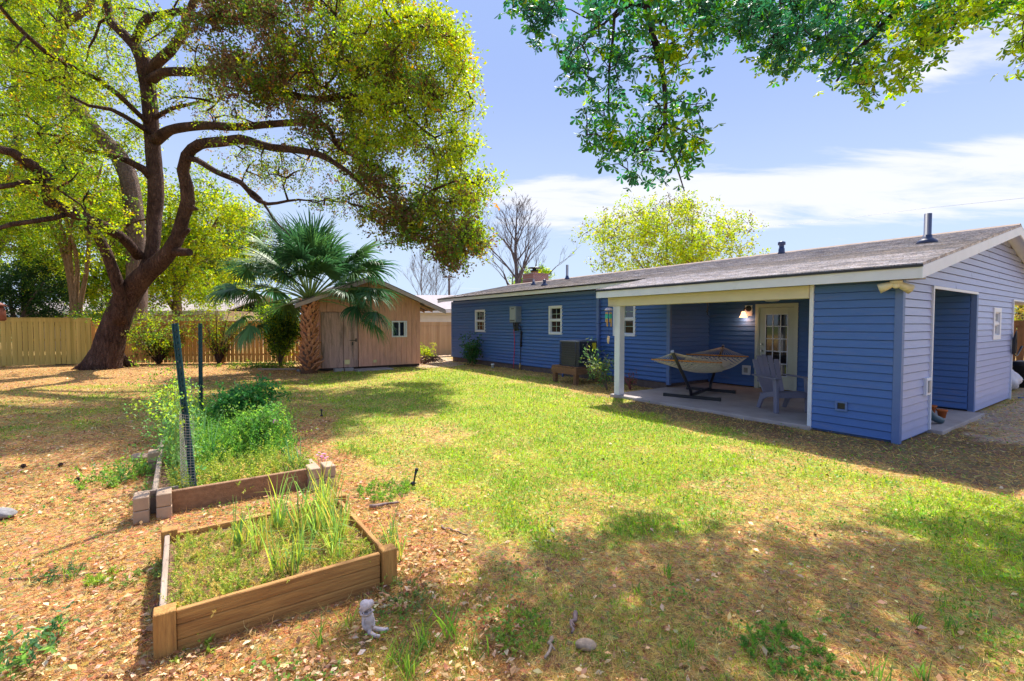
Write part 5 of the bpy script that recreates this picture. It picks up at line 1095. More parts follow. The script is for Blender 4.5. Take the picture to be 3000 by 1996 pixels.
# local x = t (width 1.12), y = s (depth 1.15)
BW1,BD1,BH=1.14,1.14,.215
for z0,z1 in ((-.02,.062),(.064,.138),(.140,.212)):
    MB().box(.07,BW1-.06,.0,.03,z0,z1).build('front_plank',mPk,B1,bevel=.004)
for z0,z1 in ((-.02,.10),(.102,.20)):
    MB().box(.0,.028,.07,BD1-.03,z0,z1).build('side_plank',mPkTop if z1>.15 else mPk,B1,bevel=.004)
    MB().box(BW1-.03,BW1,.07,BD1-.03,z0,z1).build('side_plank',mPs,B1,bevel=.004)
    MB().box(.03,BW1-.03,BD1-.03,BD1,z0,z1-.01).build('back_plank',mPk,B1,bevel=.004)
for x,y in ((-.02,-.02),(BW1-.05,-.02),(-.02,BD1-.06),(BW1-.05,BD1-.06)): MB().box(x,x+.09,y,y+.088,-.08,.226).build('corner_post',mPv,B1,bevel=.004)
mSoil=M('bed_soil',(.16,.09,.05),.95,.5,14,bump=1,detail=10)
def soil(parent,x0,x1,y0,y1,z,seed):
    m=MB(); nx,ny=26,26; I=[[m.vert((x0+(x1-x0)*i/nx,y0+(y1-y0)*j/ny,z+.035*(fbm(np.array([[i*.09+seed,j*.09]]),.5,3)[0]-.5))) for j in range(ny+1)] for i in range(nx+1)]
    for i in range(nx):
        for j in range(ny): m.face((I[i][j],I[i+1][j],I[i+1][j+1],I[i][j+1]),True)
    return m.build('soil',mSoil,parent)
soil(B1,.03,BW1-.03,.03,BD1-.03,.145,1)
def inframe(s0,s1,t0,t1,n,z,seed=0):
    s=N.uniform(s0,s1,n); t=N.uniform(t0,t1,n); P=C0+UU*s[:,None]+VV*t[:,None]; P[:,2]=z; return P
# feathery vetch like weeds filling a bed: tiny leaflets on thin stems
def feathery(name,P,hgt,L,cols,probs,label,cat='weeds',per=26,kind='stuff',parent=None,off=None,stem=True):
    n=len(P); D=rdir(n,1.3); D[:,2]=np.abs(D[:,2]); hl=hgt*(.4+.8*N.random(n)); f=np.tile(np.linspace(.1,1,per),n)[:,None]
    Pr=np.repeat(P,per,0); Dr=np.repeat(D,per,0); bend=np.repeat(rdir(n,-.2),per,0); Q=Pr+Dr*np.repeat(hl,per)[:,None]*f+bend*np.repeat(hl,per)[:,None]*f*f*.5
    Q[:,2]=np.maximum(Q[:,2],Pr[:,2]+.004); dl=nrm(rdir(len(Q),.25)+Dr*.4); ci=np.repeat(N.choice(len(cols),n,p=probs),per)
    cc=np.array(cols)[ci]*np.exp(N.normal(size=(len(Q),1))*.22); V,Fq=leaves(Q,dl,L*(.6+.8*N.random(len(Q))),L*.42,.1)
    if stem:
        V2,Fq2,Ft2=blades(P,D,bend[::per]*.9,hl,np.full(n,.0028)); V=np.concatenate([V,V2]); Fq=np.concatenate([Fq,Fq2+len(cc)*4]); Ft=Ft2+len(cc)*4; col_=np.concatenate([np.repeat(cc,4,0),np.repeat(np.array(cols)[ci[::per]]*.9,5,0)])
    else: Ft=None; col_=np.repeat(cc,4,0)
    if off is not None: V=V-off
    o=bulk(name,V,Fq,np.clip(col_,0,1),mGrass,parent,Ft=Ft)
    if kind: tag(o,label,cat,kind=kind)
    return o
WG=[(.42,.46,.08),(.28,.38,.06),(.58,.44,.13),(.18,.28,.05)]
P=inframe(.62,1.62,-7.86,-6.84,1500,.15); k=fbm(P,.3,5)+N.random(len(P))*.3>.55; P=P[k]
feathery('bed_weeds',P,.085,.013,WG,[.35,.33,.2,.12],'fine feathery yellow green weeds covering the soil of the front bed',per=34)
# dry straw lying in the bed
P=inframe(.62,1.62,-7.86,-6.84,11000,.155); D=rdir(len(P)); D[:,2]=np.abs(D[:,2])*.4; V,Fq,Ft=blades(P,nrm(D),rdir(len(P),-.3),.03+.05*N.random(len(P)),np.full(len(P),.0018))
tag(bulk('bed_straw',V,Fq,np.repeat(vary((.62,.43,.17),len(P),.35),5,0),mDry,Ft=Ft),'dry straw mulch lying on the soil of the front bed','straw',kind='stuff')
# onion clumps
def strap_plant(name,loc,n,hgt,wd,cols,label,cat,group=None,bend=.6,seed=0,foldp=.45,sprd=.35):
    rg=random.Random(seed); V=[];Fq=[];cc=[]
    for k in range(n):
        a=rg.uniform(0,6.283); lean=rg.uniform(.05,sprd); d=nrm(np.array([math.cos(a)*lean,math.sin(a)*lean,1.])); p=np.array([rg.gauss(0,.022),rg.gauss(0,.022),-.01]); L=hgt*rg.uniform(.55,1.15); w_=wd*rg.uniform(.7,1.2); side=nrm(np.cross(d,np.array([math.cos(a+.6),math.sin(a+.6),.1])))
        fold_at=rg.uniform(.45,.8) if rg.random()<foldp else 9; b=len(V); ns=9; c0=np.array(cols[rg.randrange(len(cols))])*rg.uniform(.75,1.3); out=np.array([math.cos(a),math.sin(a),0])
        for i in range(ns+1):
            f=i/ns; ww=w_*(1-.85*f**2.2); V+=[p-side*ww/2,p+side*ww/2+d*0]; cc+=[c0*(1+.2*f)]*2
            if fold_at<f<fold_at+.13: d=nrm(d*.25+out*.7-np.array([0,0,.35]))
            d=nrm(d+out*bend*.09*f-np.array([0,0,.05*bend*f])); p=p+d*L/ns
            if p[2]<.0: p[2]=.0
        for i in range(ns): q=b+2*i; Fq.append((q,q+1,q+3,q+2))
    V=np.array(V); o=bulk(name,V,np.array(Fq),np.clip(np.array(cc),0,1),mGrass,loc=loc)
    return tag(o,label,cat,group)
OC=[(.22,.38,.08),(.32,.46,.09),(.14,.28,.09),(.42,.48,.07),(.5,.38,.10)]
on=[(1.30,-7.15,16,.34),(1.38,-7.0,18,.36),(1.25,-6.98,16,.34),(1.15,-7.08,12,.30),(1.45,-7.28,12,.34),(1.05,-6.95,14,.30),(.92,-7.02,12,.27),(1.48,-6.93,18,.36),(.80,-7.38,10,.26),(.74,-7.30,12,.27),(.86,-7.22,9,.25),(1.16,-7.42,10,.28),(1.30,-7.52,8,.26),(.78,-7.05,8,.22)]
on_l=['tallest onion clump behind the middle of the front bed','dense onion clump near the back of the front bed','onion clump right of centre toward the back of the bed','thin onion clump in the middle of the front bed','onion clump at the back edge beside the rear plank','onion clump near the right side plank of the bed','short onion clump by the right plank, halfway along','big onion clump in the back right corner of the bed','low arching onion clump nearest the front plank at left','dark leaved onion clump just right of the front one','small onion clump between the front plants and the tall row','onion clump standing alone in the middle left of the bed','leftmost onion clump at the back of the bed','small onion plant near the front right corner post']
for i,((s,t,n,h_),lb) in enumerate(zip(on,on_l)): strap_plant('onion_plant',H(s,t,.15),n+13,h_*1.22,.0105,OC,lb,'onion','onion plants in the front bed',seed=i+3)
for i,(s,t,n,h_,lb) in enumerate([(1.0,-6.62,12,.30,'onion clump growing outside the bed beyond its right plank'),(1.15,-6.55,9,.27,'farther small onion clump outside the right side of the bed'),(.86,-6.60,8,.25,'nearest of the onion clumps outside the right side of the bed')]):
    strap_plant('onion_plant',H(s,t,0),n+3,h_,.008,OC,lb,'onion','onion plants outside the bed',seed=i+33)
# grass tufts
GC=[(.15,.30,.04),(.25,.38,.05),(.09,.2,.04)]
tf=[(1240,1905,16,.20),(1320,1860,15,.22),(1150,1950,14,.16),(1385,1925,10,.14),(1190,1990,14,.18),(1020,1830,6,.13),(1955,1680,14,.10),(2560,1995,12,.14),(2700,1985,10,.13),(930,1900,3,.16),(2680,1830,16,.09),(650,1690,4,.13),(205,1700,5,.14),(2010,1900,10,.08),(1870,1740,10,.08),(2790,1850,16,.10)]
tl=['upright grass tuft at the bottom, right of the stone figure','tallest grass tuft at the bottom, in a row right of the stone figure','grass tuft at the bottom edge below the stone figure','small grass tuft at the right end of the bottom row','broad grass tuft cut by the bottom edge','few grass blades just left of the stone figure','dark grass tuft in the shaded brown lawn','grass tuft at the bottom edge right of centre','small pale grass tuft at the bottom edge on the right','single tall grass stalk in the leaf litter','leafy grass tuft in the lower right lawn','thin bent blades beside the fence wire bed block','sprawling blades in the leaf litter at far left','low dark grass tuft near the bottom centre','low grass tuft in the middle of the dry lawn','wide grass tuft on the right side of the dry lawn']
for i,((x,y,n,h_),lb) in enumerate(zip(tf,tl)): strap_plant('grass_tuft',G(x,y),n+4,h_,.007,GC,lb,'grass tuft','loose grass tufts in the foreground',bend=.9,seed=i+60,foldp=.1,sprd=.6)
# second bed
B2=empty('raised_bed',H(2.70,-7.98),HROT,'long overgrown raised bed with thick grey plank and block corners behind the front bed','raised bed')
mPd=M('bed_plank_dark',(.20,.10,.05),.8,.3,4,bump=.5,bscale=20,stretch=(5,1,7),col2=(.34,.19,.10))
mBlk=M('grey_brown_block',(.40,.28,.19),.85,.15,6,bump=.4)
MB().box(.0,1.2,.0,.042,-.02,.185).build('front_plank',mPd,B2,bevel=.005); MB().box(-.06,-.02,.12,4.0,-.02,.17).build('side_plank',mPkTop,B2,bevel=.005); MB().box(1.22,1.26,.12,4.0,-.02,.16).build('side_plank',mPd,B2,bevel=.005); MB().box(-.02,1.22,3.96,4.0,-.02,.16).build('back_plank',mPd,B2,bevel=.005)
for x,y in ((-.17,-.11),(-.02-.0,-.11),(1.16,-.10),(1.30,-.10),(-.15,1.5)):
    m=MB(); m.box(x,x+.105,y,y+.20,-.02,.095); m.box(x+.001,x+.104,y+.001,y+.199,.099,.205); m.build('corner_block',mBlk,B2,bevel=.006)
MB().box(-.08,.13,.091,.13,-.0,.19).build('corner_post',mPkTop,B2); MB().box(1.22,1.27,.1,.34,.17,.19).build('loose_plank',mPkTop,B2)
soil(B2,-.02,1.22,.042,3.96,.10,2)
P=inframe(2.78,6.6,-7.9,-6.75,3600,.10); d=P-C0; s=d@UU; t=d@VV; hm=.16+.20*np.clip((s-3.2)/1.5,0,1)*fbm(P,.7,5)*1.6; 
BG=[(.14,.32,.05),(.24,.42,.06),(.38,.48,.07),(.08,.22,.05)]
for rg_,k_ in ((s<3.7,0),(s>=3.7,1)):
    q=P[rg_&(N.random(len(P))<(.8 if k_==0 else .9))]
    feathery('bed_weeds' if k_==0 else 'bed_greens',q,.17 if k_==0 else .36,.022 if k_==0 else .028,WG if k_==0 else BG,[.3,.4,.1,.2] if k_==0 else [.35,.3,.1,.25],'low yellow green weeds in the near end of the long bed' if k_==0 else 'lush knee high greens filling the back of the long bed',per=30)
# parsley like bush, tall and dark at the back of bed 2
def bush(name,loc,rr,hh,nl,L,W,cols,probs,label,cat,stems=8,bark=None,seed=1,mat=None,flat=0,zc=None):
    rg=random.Random(seed); o=empty(name,loc,0,label,cat); m=MB(); E_=[]
    for k in range(stems):
        a=2*math.pi*k/stems+rg.uniform(-.4,.4); r=rr*rg.uniform(.2,.85); e=np.array([r*math.cos(a),r*math.sin(a),hh*rg.uniform(.55,1)]); mid=np.array([e[0]*.35+rg.uniform(-.03,.03),e[1]*.35,e[2]*.5]); pts=catmull([(0,0,-.02),mid,e],.08); m.tube(pts,[.012*hh+.004,.003],5); E_+=[p for p in pts[len(pts)//3:]]
        for j in range(3):
            p=pts[rg.randrange(len(pts)//2,len(pts))]; e2=p+np.array([rg.uniform(-1,1)*rr*.35,rg.uniform(-1,1)*rr*.35,rg.uniform(-.05,.3)*hh]); m.tube([p,(p+e2)/2+np.array([0,0,.02]),e2],[.005,.002],4); E_.append(e2); E_.append((p+e2)/2)
    m.build('stems',bark or M('green_stem',(.14,.2,.06),.7),o)
    V,Fq,cc=sprigs(E_,nl,rr*.22,L,W,cols,probs,.15); bulk('foliage',V,Fq,cc,mat or mLeaf,o); return o
bush('parsley_plant',H(5.4,-7.05,.1),.42,.58,5200,.05,.03,[(.05,.19,.05),(.08,.26,.06),(.14,.3,.06)],[.5,.3,.2],'dark green bushy herb at the back right of the long bed','plant',14,seed=3)
bush('flowering_herb',H(4.2,-7.0,.1),.40,.42,3400,.035,.02,[(.12,.28,.06),(.2,.36,.06),(.4,.12,.4)],[.55,.44,.01],'loose herb with tiny purple flowers in the right side of the long bed','plant',12,seed=4)
for i,(s,t,n,h_,lb) in enumerate([(4.6,-7.6,12,.55,'tall blue green leek leaves in the middle of the long bed'),(3.9,-7.55,9,.48,'arching leek leaves beside the near fence post'),(3.1,-6.85,12,.32,'bright green leek clump by the right corner block'),(5.6,-7.6,8,.55,'farther tall leek leaves behind the pea vine')]):
    strap_plant('leek_plant',H(s,t,.1),n,h_,.013,[(.12,.26,.12),(.16,.3,.13),(.2,.36,.12)],lb,'leek','leeks in the long bed',bend=.5,seed=i+90,foldp=.15,sprd=.5)
# fence posts
mTP=M('green_post_paint',(.004,.045,.06),.5,.15,10,spec=.3,dirt=((.03,.09,.06),6,.5,.9)); mStud=M('rust_chip',(.55,.35,.25),.8,.3,30)
def tpost(base,top,label,seed):
    o=empty('fence_post',base,0,label,'fence post',); b=np.array(base); e=np.array(top)-b; dn=e/np.linalg.norm(e); b0=-dn*.1
    xr=nrm(np.array([1,.25,0])-dn*dn[0]); yr=nrm(np.cross(dn,xr))
    m=MB(); m.bar(b0,e,.050,.008,-yr); m.bar(b0+yr*.02,e+yr*.02,.008,.042,-yr); m.bar(b0-xr*.02-yr*.006,e-xr*.02-yr*.006,.010,.012,-yr); m.bar(b0+xr*.02-yr*.006,e+xr*.02-yr*.006,.010,.012,-yr); L=np.linalg.norm(e); k=.12
    while k<L: p=dn*k-yr*.012; m.bar(p-xr*.006,p+xr*.006,.014,.018,dn); k+=.055
    m.build('shaft',mTP,o); m=MB(); k=.1; rg=random.Random(seed)
    while k<L: p=dn*(k+.02)-yr*.0125+xr*rg.uniform(-.008,.004); m.bar(p-xr*.0035,p+xr*.0035,.004,.010+rg.uniform(0,.006),dn); k+=.055
    m.build('rust_chips',mStud,o); return o
b1=G(573,1474); tpost(b1,at(513,948,b1[1]+.02),'dark green steel fence post leaning left at the front of the long bed',1)
b2=np.array([*at(588,1200,6.9)[:2],0]); tpost(b2,at(587,948,6.9),'dark green steel fence post standing upright farther back in the long bed',2)
# wire mesh between the posts
Wm=MB(); mw=M('galvanised_wire',(.45,.46,.46),.4,.1,metal=.6)
pa=np.array([b1[0]-.02,b1[1]-.06,0]); pbk=np.array([b2[0]-.05,b2[1]-.05,0]); cur=[pa+np.array([.06,.0,0]),pa+np.array([.0,-.015,0]),pa+np.array([-.10,.05,0]),pa+np.array([-.22,.3,0]),pa*.6+pbk*.4+np.array([-.12,0,0]),pbk+np.array([-.1,-.1,0]),pbk+np.array([0,0,0])]
cu=catmull(cur,.05); zt_=lambda f: .80+.04*math.sin(f*9)-.03*f
nz_=26
for k in range(nz_+1):
    Wm.tube([p+np.array([0,0,.17+(zt_(i/len(cu))-.17)*k/nz_]) for i,p in enumerate(cu)],.0016,3,cap=False)
for i in range(0,len(cu)-1):
    for f in (0,.5): p=cu[i]*(1-f)+cu[i+1]*f; Wm.tube([p+np.array([0,0,.17]),p+np.array([0,0,zt_(i/len(cu))])],.0014,3,cap=False)
tag(Wm.build('wire_mesh',mw),'galvanised wire mesh stretched from the leaning post along the long bed','wire mesh')
# pea vine
V_=empty('pea_vine',b1+np.array([-.2,.9,0]),0,'bright green pea vine climbing the wire mesh between the two posts','vine'); vb=np.array(V_.location)
m=MB(); E_=[]; rg=random.Random(5)
for k in range(46):
    f=rg.random(); i=int(6+f*(len(cu)-8)); p=cu[i].copy()+np.array([rg.uniform(-.12,.12),rg.uniform(-.1,.1),.1]); pts=[p-vb]; top_=rg.uniform(.45,1.0) if f<.8 else rg.uniform(.5,1.12)
    for j in range(6): p=p+np.array([rg.uniform(-.07,.05),rg.uniform(-.07,.07),(top_-.1)/6]); pts.append(p-vb)
    m.tube(pts,[.004,.002],4); E_+=pts[1:]; 
    if rg.random()<.5: e=pts[-1]+np.array([rg.uniform(-.3,.05),rg.uniform(-.1,.1),rg.uniform(-.05,.08)]); m.tube([pts[-1],(pts[-1]+e)/2+np.array([0,0,.05]),e],.0022,4); E_+=[e,(pts[-1]+e)/2]
m.build('stems',M('pea_stem',(.2,.34,.08),.6),V_)
E_=np.array(E_); i_=N.integers(0,len(E_),3600); P=E_[i_]+N.normal(size=(3600,3))*.045; D=rdir(3600,.1); V,Fq=leaves(P,D,.032*(.6+.8*N.random(3600)),.022,.18)
hi=P[:,2]+vb[2]>.62; cc=np.where((hi&(N.random(3600)<.7))[:,None],vary((.36,.50,.06),3600,.2),vary((.16,.32,.10),3600,.25)); bulk('foliage',V,Fq,np.repeat(cc,4,0),mLeaf,V_)
# weeds beside the second bed
P=np.concatenate([G(x,y)+rdir(n)*np.array([r,r*1.6,0]) for x,y,n,r in [(350,1400,1,.1)] ]) if False else None
def patch(name,x,y,r,n,hgt,L,cols,label,cat='weeds',kind=None,per=20):
    c=G(x,y); a=N.random(n)*6.283; q=np.sqrt(N.random(n))*r; P=np.column_stack([c[0]+q*np.cos(a),c[1]+q*np.sin(a)*1.2,np.zeros(n)]); return_=feathery(name,P,hgt,L,cols,[1/len(cols)]*len(cols),label,cat,per=per,kind=None); tag(return_,label,cat,None,'stuff' if n>=30 else kind); return return_
patch('weed_patch',350,1400,.30,70,.16,.035,[(.14,.3,.07),(.24,.4,.06)],'bright green leafy weeds left of the block corner of the long bed')
patch('weed_patch',445,1460,.14,16,.14,.03,[(.14,.3,.07),(.24,.4,.06)],'little sprouts growing between the two left corner blocks')
patch('weed_patch',1130,1440,.26,110,.07,.022,[(.22,.38,.05),(.14,.28,.05)],'round clover patch right of the front bed near the black stake')
patch('weed_patch',1130,1600,.10,12,.16,.02,[(.16,.3,.08)],'thin creeping weed climbing the right front corner of the near bed')
patch('weed_patch',1165,1760,.15,30,.09,.02,[(.16,.26,.08),(.26,.34,.07)],'sparse weeds outside the right corner post of the near bed')
patch('weed_patch',1530,1850,.16,60,.05,.018,[(.24,.36,.05),(.14,.28,.05),(.2,.32,.06),(.3,.4,.06),(.26,.36,.06)],'low weeds with small pink flowers in the bottom middle')
patch('weed_patch',60,1930,.16,24,.16,.035,[(.10,.22,.09),(.18,.34,.07)],'leafy seedling at the bottom left corner')
patch('weed_patch',170,1688,.12,30,.03,.016,[(.07,.14,.07),(.1,.2,.06)],'dark fallen evergreen sprig lying in the litter at left')
patch('weed_patch',305,1700,.07,30,.05,.022,[(.3,.42,.06)],'tiny lime weed in the litter left of the near bed')
patch('weed_patch',430,1690,.14,40,.08,.018,[(.24,.36,.1),(.3,.4,.1)],'pale weed with pinkish flowers against the left plank of the near bed')
patch('weed_patch',570,1895,.09,8,.07,.03,[(.3,.42,.06)],'two leaved sprout with pale flowers before the front plank')
patch('weed_patch',2330,1930,.22,90,.05,.022,[(.12,.28,.05),(.2,.36,.05)],'round leaved green weeds at the bottom right of centre')
patch('weed_patch',1040,1330,.20,50,.10,.02,[(.34,.42,.06),(.2,.32,.06)],'feathery weeds spilling out right of the long bed')
for x,y,n,lb in ((945,1372,14,'cluster of pink flowers behind the right block of the long bed'),(565,1885,5,'tiny white violet flower in front of the near bed')):
    c=G(x,y); m=MB(); rg=random.Random(x)
    for k in range(n):
        q=np.array([rg.uniform(-.05,.05),rg.uniform(-.05,.05),rg.uniform(.10,.17) if n>6 else .05])
        for j in range(5):
            a=j*1.257; d=np.array([math.cos(a),math.sin(a),.3])*.014; s_=np.array([-math.sin(a),math.cos(a),0])*.006; m.poly([q,q+d*.6+s_,q+d,q+d*.6-s_])
        m.tube([(q[0]*.6,q[1]*.6,-.01),q],.0015,3)
    tag(m.build('flower',M('pink_petal',(.75,.25,.55),.6) if n>6 else M('violet_petal',(.75,.65,.85),.6),loc=c),lb,'flower')
# stone figure: small seated animal with stretched legs
Gf=G(1078,1852); St=empty('stone_figure',Gf,rad(14),'small pale stone figure of a seated animal before the near bed','statue'); St.scale=(.86,.86,.86)
mStone=M('pale_stone',(.52,.44,.42),.85,.3,18,bump=.4,bscale=80)
def skin(name,pts,edges,mat,parent,lv=2):
    me=bpy.data.meshes.new(name); me.from_pydata([p[:3] for p in pts],edges,[]); me.update(); me.materials.append(mat); o=bpy.data.objects.new(name,me); col.objects.link(o); o.parent=parent
    sk=o.modifiers.new('skin','SKIN'); 
    for i,p in enumerate(pts): me.skin_vertices[0].data[i].radius=(p[3],p[4] if len(p)>4 else p[3])
    me.skin_vertices[0].data[0].use_root=True; ss=o.modifiers.new('sub','SUBSURF'); ss.levels=lv; ss.render_levels=lv; sk.use_smooth_shade=True; return o
k=1.0
skin('body',[(0,0,.030,.038,.036),(0,-.002,.072,.033,.030),(-.002,-.004,.104,.029,.027),(-.006,-.008,.136,.040,.036),(-.010,-.010,.162,.032,.030),(-.022,-.042,.122,.025,.022),
 (.028,-.005,.022,.017),(.064,-.018,.018,.0145),(.106,-.030,.014,.013),(.124,-.034,.026,.012),
 (.004,-.032,.022,.017),(.028,-.055,.016,.0135),(.060,-.078,.012,.012),(.074,-.086,.020,.011),
 (.024,-.002,.098,.012),(.036,-.014,.068,.0095),(.034,-.032,.046,.009),(-.022,-.012,.098,.012),(-.026,-.034,.068,.0095),(-.010,-.044,.044,.009),
 (.036,-.002,.190,.017),(-.040,-.004,.198,.018)],
 [(0,1),(1,2),(2,3),(3,4),(3,5),(0,6),(6,7),(7,8),(8,9),(0,10),(10,11),(11,12),(12,13),(2,14),(14,15),(15,16),(2,17),(17,18),(18,19),(4,20),(4,21)],mStone,St)
m=MB()
for sx in (-1,1): m.lathe([(.004,-.003),(.005,0),(.003,.003)],(sx*.013-.014,-.043,.146),8)
m.build('eyes',M('dark_stone',(.12,.1,.1),.8),St)  # eyes in a darker stone colour than the body
# rocks, stakes, sticks, stump, wood chips
def rock(name,loc,r,label,cat,mat,seed,sq=(1,.7,.5),rz_=0):
    rg=random.Random(seed); import bmesh; bm=bmesh.new(); bmesh.ops.create_icosphere(bm,subdivisions=3,radius=r)
    for v in bm.verts: q=np.array(v.co)/r; f=.75+.5*fbm(q[None]*1.0+seed,.9,4)[0]; v.co=Vector((v.co.x*sq[0]*f,v.co.y*sq[1]*f,v.co.z*sq[2]*f+r*sq[2]*.45))
    for f in bm.faces: f.smooth=True
    me=bpy.data.meshes.new(name); bm.to_mesh(me); bm.free(); me.materials.append(mat); o=bpy.data.objects.new(name,me); col.objects.link(o); o.location=tuple(loc); o.rotation_euler=(0,0,rz_); return tag(o,label,cat)
mRock=M('grey_rock',(.22,.21,.21),.9,.3,12,bump=.8)
rock('rock',G(0,1512),.095,'pale grey rock at the left edge','rock',mRock,1,(1.2,.8,.45)); rock('rock',G(425,1345)+np.array([-.05,0,0]),.10,'brown rounded rock behind the long bed block','rock',M('brown_rock',(.36,.25,.18),.9,.3,12,bump=.6),2,(1.1,.7,.5)); rock('rock',G(1715,1895),.045,'pale wedge shaped stone chip on the bottom litter','rock',M('tan_rock',(.34,.25,.17),.9,.3,20,bump=.6),3,(1.2,.8,.55)); rock('rock',G(875,1088)*1.0,.09,'small white stone against the palm','rock',mRock,4,(.8,.7,.7))
def stake(x,y,hh,tilt,label):
    o=empty('garden_stake',G(x,y),rad(20),label,'stake'); m=MB(); m.tube([(0,0,-.03),(tilt*.6,0,hh*.6),(tilt,0,hh)],[.008,.010,.015],8); m.build('shaft',mDark,o); m=MB(); m.tube([(tilt,0,hh-.01),(tilt*1.1,0,hh+.015)],[.019,.014],10); m.lathe([(.02,.0),(.03,.012),(.012,.03)],n=10); m.build('head',mDark,o)
stake(1210,1420,.145,.035,'black plastic stake tilting in the lawn right of the beds'); stake(942,1220,.11,.0,'small black stake in the lawn far behind the long bed')
def stick(p,q,r,label,seed,mt=None):
    rg=random.Random(seed); a,b=G(*p),G(*q); pts=[a+(b-a)*f+np.array([rg.uniform(-.012,.012),rg.uniform(-.012,.012),r*.8]) for f in np.linspace(0,1,7)]; m=MB(); m.tube(pts,[r,r*.5],7,True,.2); j=pts[3]; m.tube([j,j+(b-a)*.18+np.array([.02,-.03,.015])],[r*.6,r*.25],5); return tag(m.build('stick',mt or M('stick_grey',(.22,.15,.13),.85,.3,20,bump=.5)),label,'stick')
stick((1085,1490),(1170,1475),.018,'dark broken stick on the litter right of the front bed',1); stick((1290,1545),(1370,1570),.009,'thin grey twig lying at the lawn edge',2); stick((1690,1800),(1670,1860),.013,'grey bark stick near the bottom right of centre',3)
stick((1620,1870),(1600,1930),.012,'pale split wood piece on the bottom litter',4,M('pale_split',(.34,.25,.18),.8,.3,20)); stick((1250,1820),(1290,1750),.003,'thin straw twig in the leaf litter right of the bed',5); stick((20,1700),(420,1672),.005,'long thin bare branch on the litter at left',6)
stick((1060,1765),(1160,1773),.006,'thin dark twig behind the stone figure',7)
def cone(x,y,label,s=1.0):
    m=MB(); 
    for i in range(60):
        a=i*2.4; f=i/60; r=.030*math.sin(math.pi*min(1,.15+f*.85))*s; c_=np.array([math.cos(a),math.sin(a),0]); p=np.array([0,0,.012*s+f*.06*s])+c_*r*.4; m.bar(p,p+c_*r*.8+np.array([0,0,.006]),.014*s,.004,(0,0,1),.6)
    tag(m.build('pine_cone',M('cone_brown',(.08,.045,.035),.8,.3,30),loc=G(x,y)+np.array([0,0,.01]),rot=(rad(70),.2,x)),label,'pine cone',)
cone(436,1824,'dark pine cone lying against the left front corner of the near bed',1.5); cone(64,1370,'pine cone on the litter at the far left, upper one',.7); cone(180,1368,'pine cone on the litter left of the long bed',.7); cone(238,1408,'pine cone on the litter just below the long bed at left',.7)
sp=G(195,1068); m=MB(); m.tube([(0,0,-.05),(0,0,.16),(.01,0,.36)],[.34,.24,.22],14,True,.15)
tag(m.build('tree_stump',mOak2,loc=(sp[0],sp[1],0)),'low grey tree stump against the fence left of the oak','stump')
m=MB(); rg=random.Random(4)
for k in range(26): a=rg.uniform(-.6,.6); l=rg.uniform(.5,1.3); x=rg.uniform(-.3,.3); m.tube([(x-l/2,rg.uniform(-.2,.2),rg.uniform(.02,.1)),(x,rg.uniform(-.1,.1),rg.uniform(.1,.34)),(x+l/2*math.cos(a),l/2*math.sin(a),rg.uniform(.02,.1))],[.022,.008],5)
tag(m.build('brush_pile',M('brush_brown',(.16,.09,.07),.9,.3,8),loc=G(1262,1066),rz=HROT),'pile of cut brown branches between the shed and the fence','brush pile')
tag(MB().box(-1.3,.0,-.05,.05,-.01,.05).build('timber_edging',mPkTop,loc=G(868,1083),rz=rad(4),bevel=.01),'weathered timber edging lying on the ground left of the palm','timber')
m=MB(); m.tube([(0,0,2.9),(0,0,1.98)],.004,4); 
hp=at(-2,915,6.5); F_=empty('hanging_feeder',hp,0,'reddish brown hanging feeder just inside the left edge','bird feeder'); MB().lathe([(.05,-.12),(.07,-.1),(.06,.05),(.04,.08)],n=12).build('body',M('feeder_red',(.22,.06,.03),.6,.3,10),F_); MB().lathe([(.09,.08),(.02,.13)],n=12).build('lid',M('feeder_red',(.2,.05,.03)),F_); MB().tube([(0,0,.12),(0,0,1.6)],.003,4).build('cord',mDark,F_)
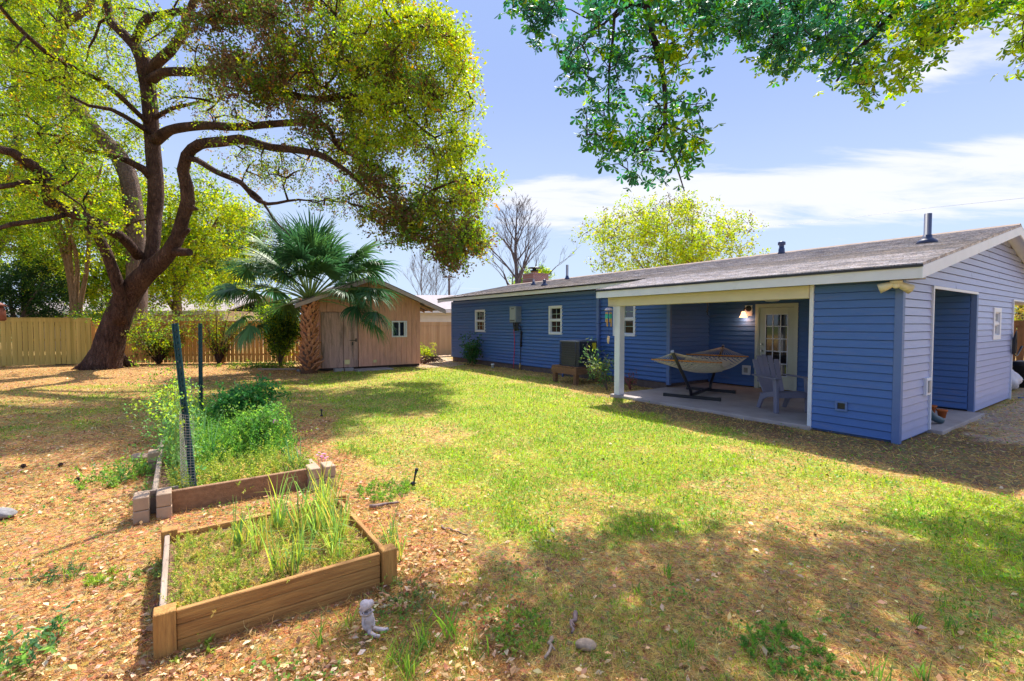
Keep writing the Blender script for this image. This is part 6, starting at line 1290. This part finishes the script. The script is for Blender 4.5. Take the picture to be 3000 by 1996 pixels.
# ---- shrubs
SB=M('shrub_stem',(.30,.20,.08),.8,.3,8)
bush('camellia_shrub',H(13.8,1.45,0),.34,.92,1500,.085,.05,[(.035,.11,.035),(.06,.17,.05)],[.6,.4],'small dark leaved shrub on yellowish stems by the left window of the house','shrub',6,SB,5,mLeafB)
o=bush('oleander_shrub',H(5.95,.72,0),.44,1.05,700,.095,.026,[(.10,.20,.07),(.30,.36,.06),(.20,.24,.14)],[.5,.3,.2],'leaning narrow leaved shrub growing in front of the air conditioner','shrub',6,M('shrub_stem_grey',(.2,.15,.13),.8),6)
o.rotation_euler=(0,rad(-24),rad(0))
bush('twig_shrub',H(5.6,1.15,0),.32,.42,160,.05,.02,[(.3,.12,.08),(.14,.2,.06)],[.7,.3],'low reddish twiggy bush against the foundation behind the white post','shrub',12,M('red_twig',(.25,.08,.08),.8),7)
bush('fence_shrub',at(820,1062,18.2)*np.array([1,1,0]),1.15,2.5,17000,.09,.045,[DGR,GRN,LIM,YEL],[.38,.3,.2,.12],'dense green shrub against the fence left of the palm trunk','shrub',16,mOak2,8)
bush('fence_shrub',at(465,1062,18.9)*np.array([1,1,0]),2.3,2.3,7500,.075,.04,[OLV,GRN,LIM,YEL],[.25,.3,.3,.15],'wide sparse crooked shrub against the fence right of the oak trunk','shrub',14,mOak,9)
bush('fence_shrub',at(640,1055,19.2)*np.array([1,1,0]),2.2,2.5,4200,.07,.035,[OLV,GRN,LIM,YEL],[.2,.3,.3,.2],'thin arching shrub over the fence behind the steel posts','shrub',11,mOak,10)
bush('fence_shrub',at(290,930,20.3)*np.array([1,1,0]),1.3,2.6,9000,.09,.05,[GRN,LIM,DGR],[.4,.4,.2],'green bush peeking over the fence behind the oak trunk','shrub',10,mOak,11)
bush('fence_plant',H(17.1,1.0,0),.4,.5,700,.08,.04,[LIM,YEL],[.5,.5],'small yellow green plant beside the brush pile','plant',6,mOak,12)
P=scatter(9000,15,21,amax=50,seed=31); q=np.array([[p[0]/p[1]*F+CX,0] for p in P]); yy=2224/P[:,1]+950; xx=q[:,0]; k=(xx>-200)&(xx<860)&(yy<1082)&(yy>1056)&(fbm(P,1.2,15)>.45); P=P[k]
feathery('ivy_patch',np.column_stack([P,np.zeros(len(P))]),.22,.07,[GRN,DGR,LIM],[.5,.2,.3],'green ground cover growing along the foot of the fence','ground cover',per=10)
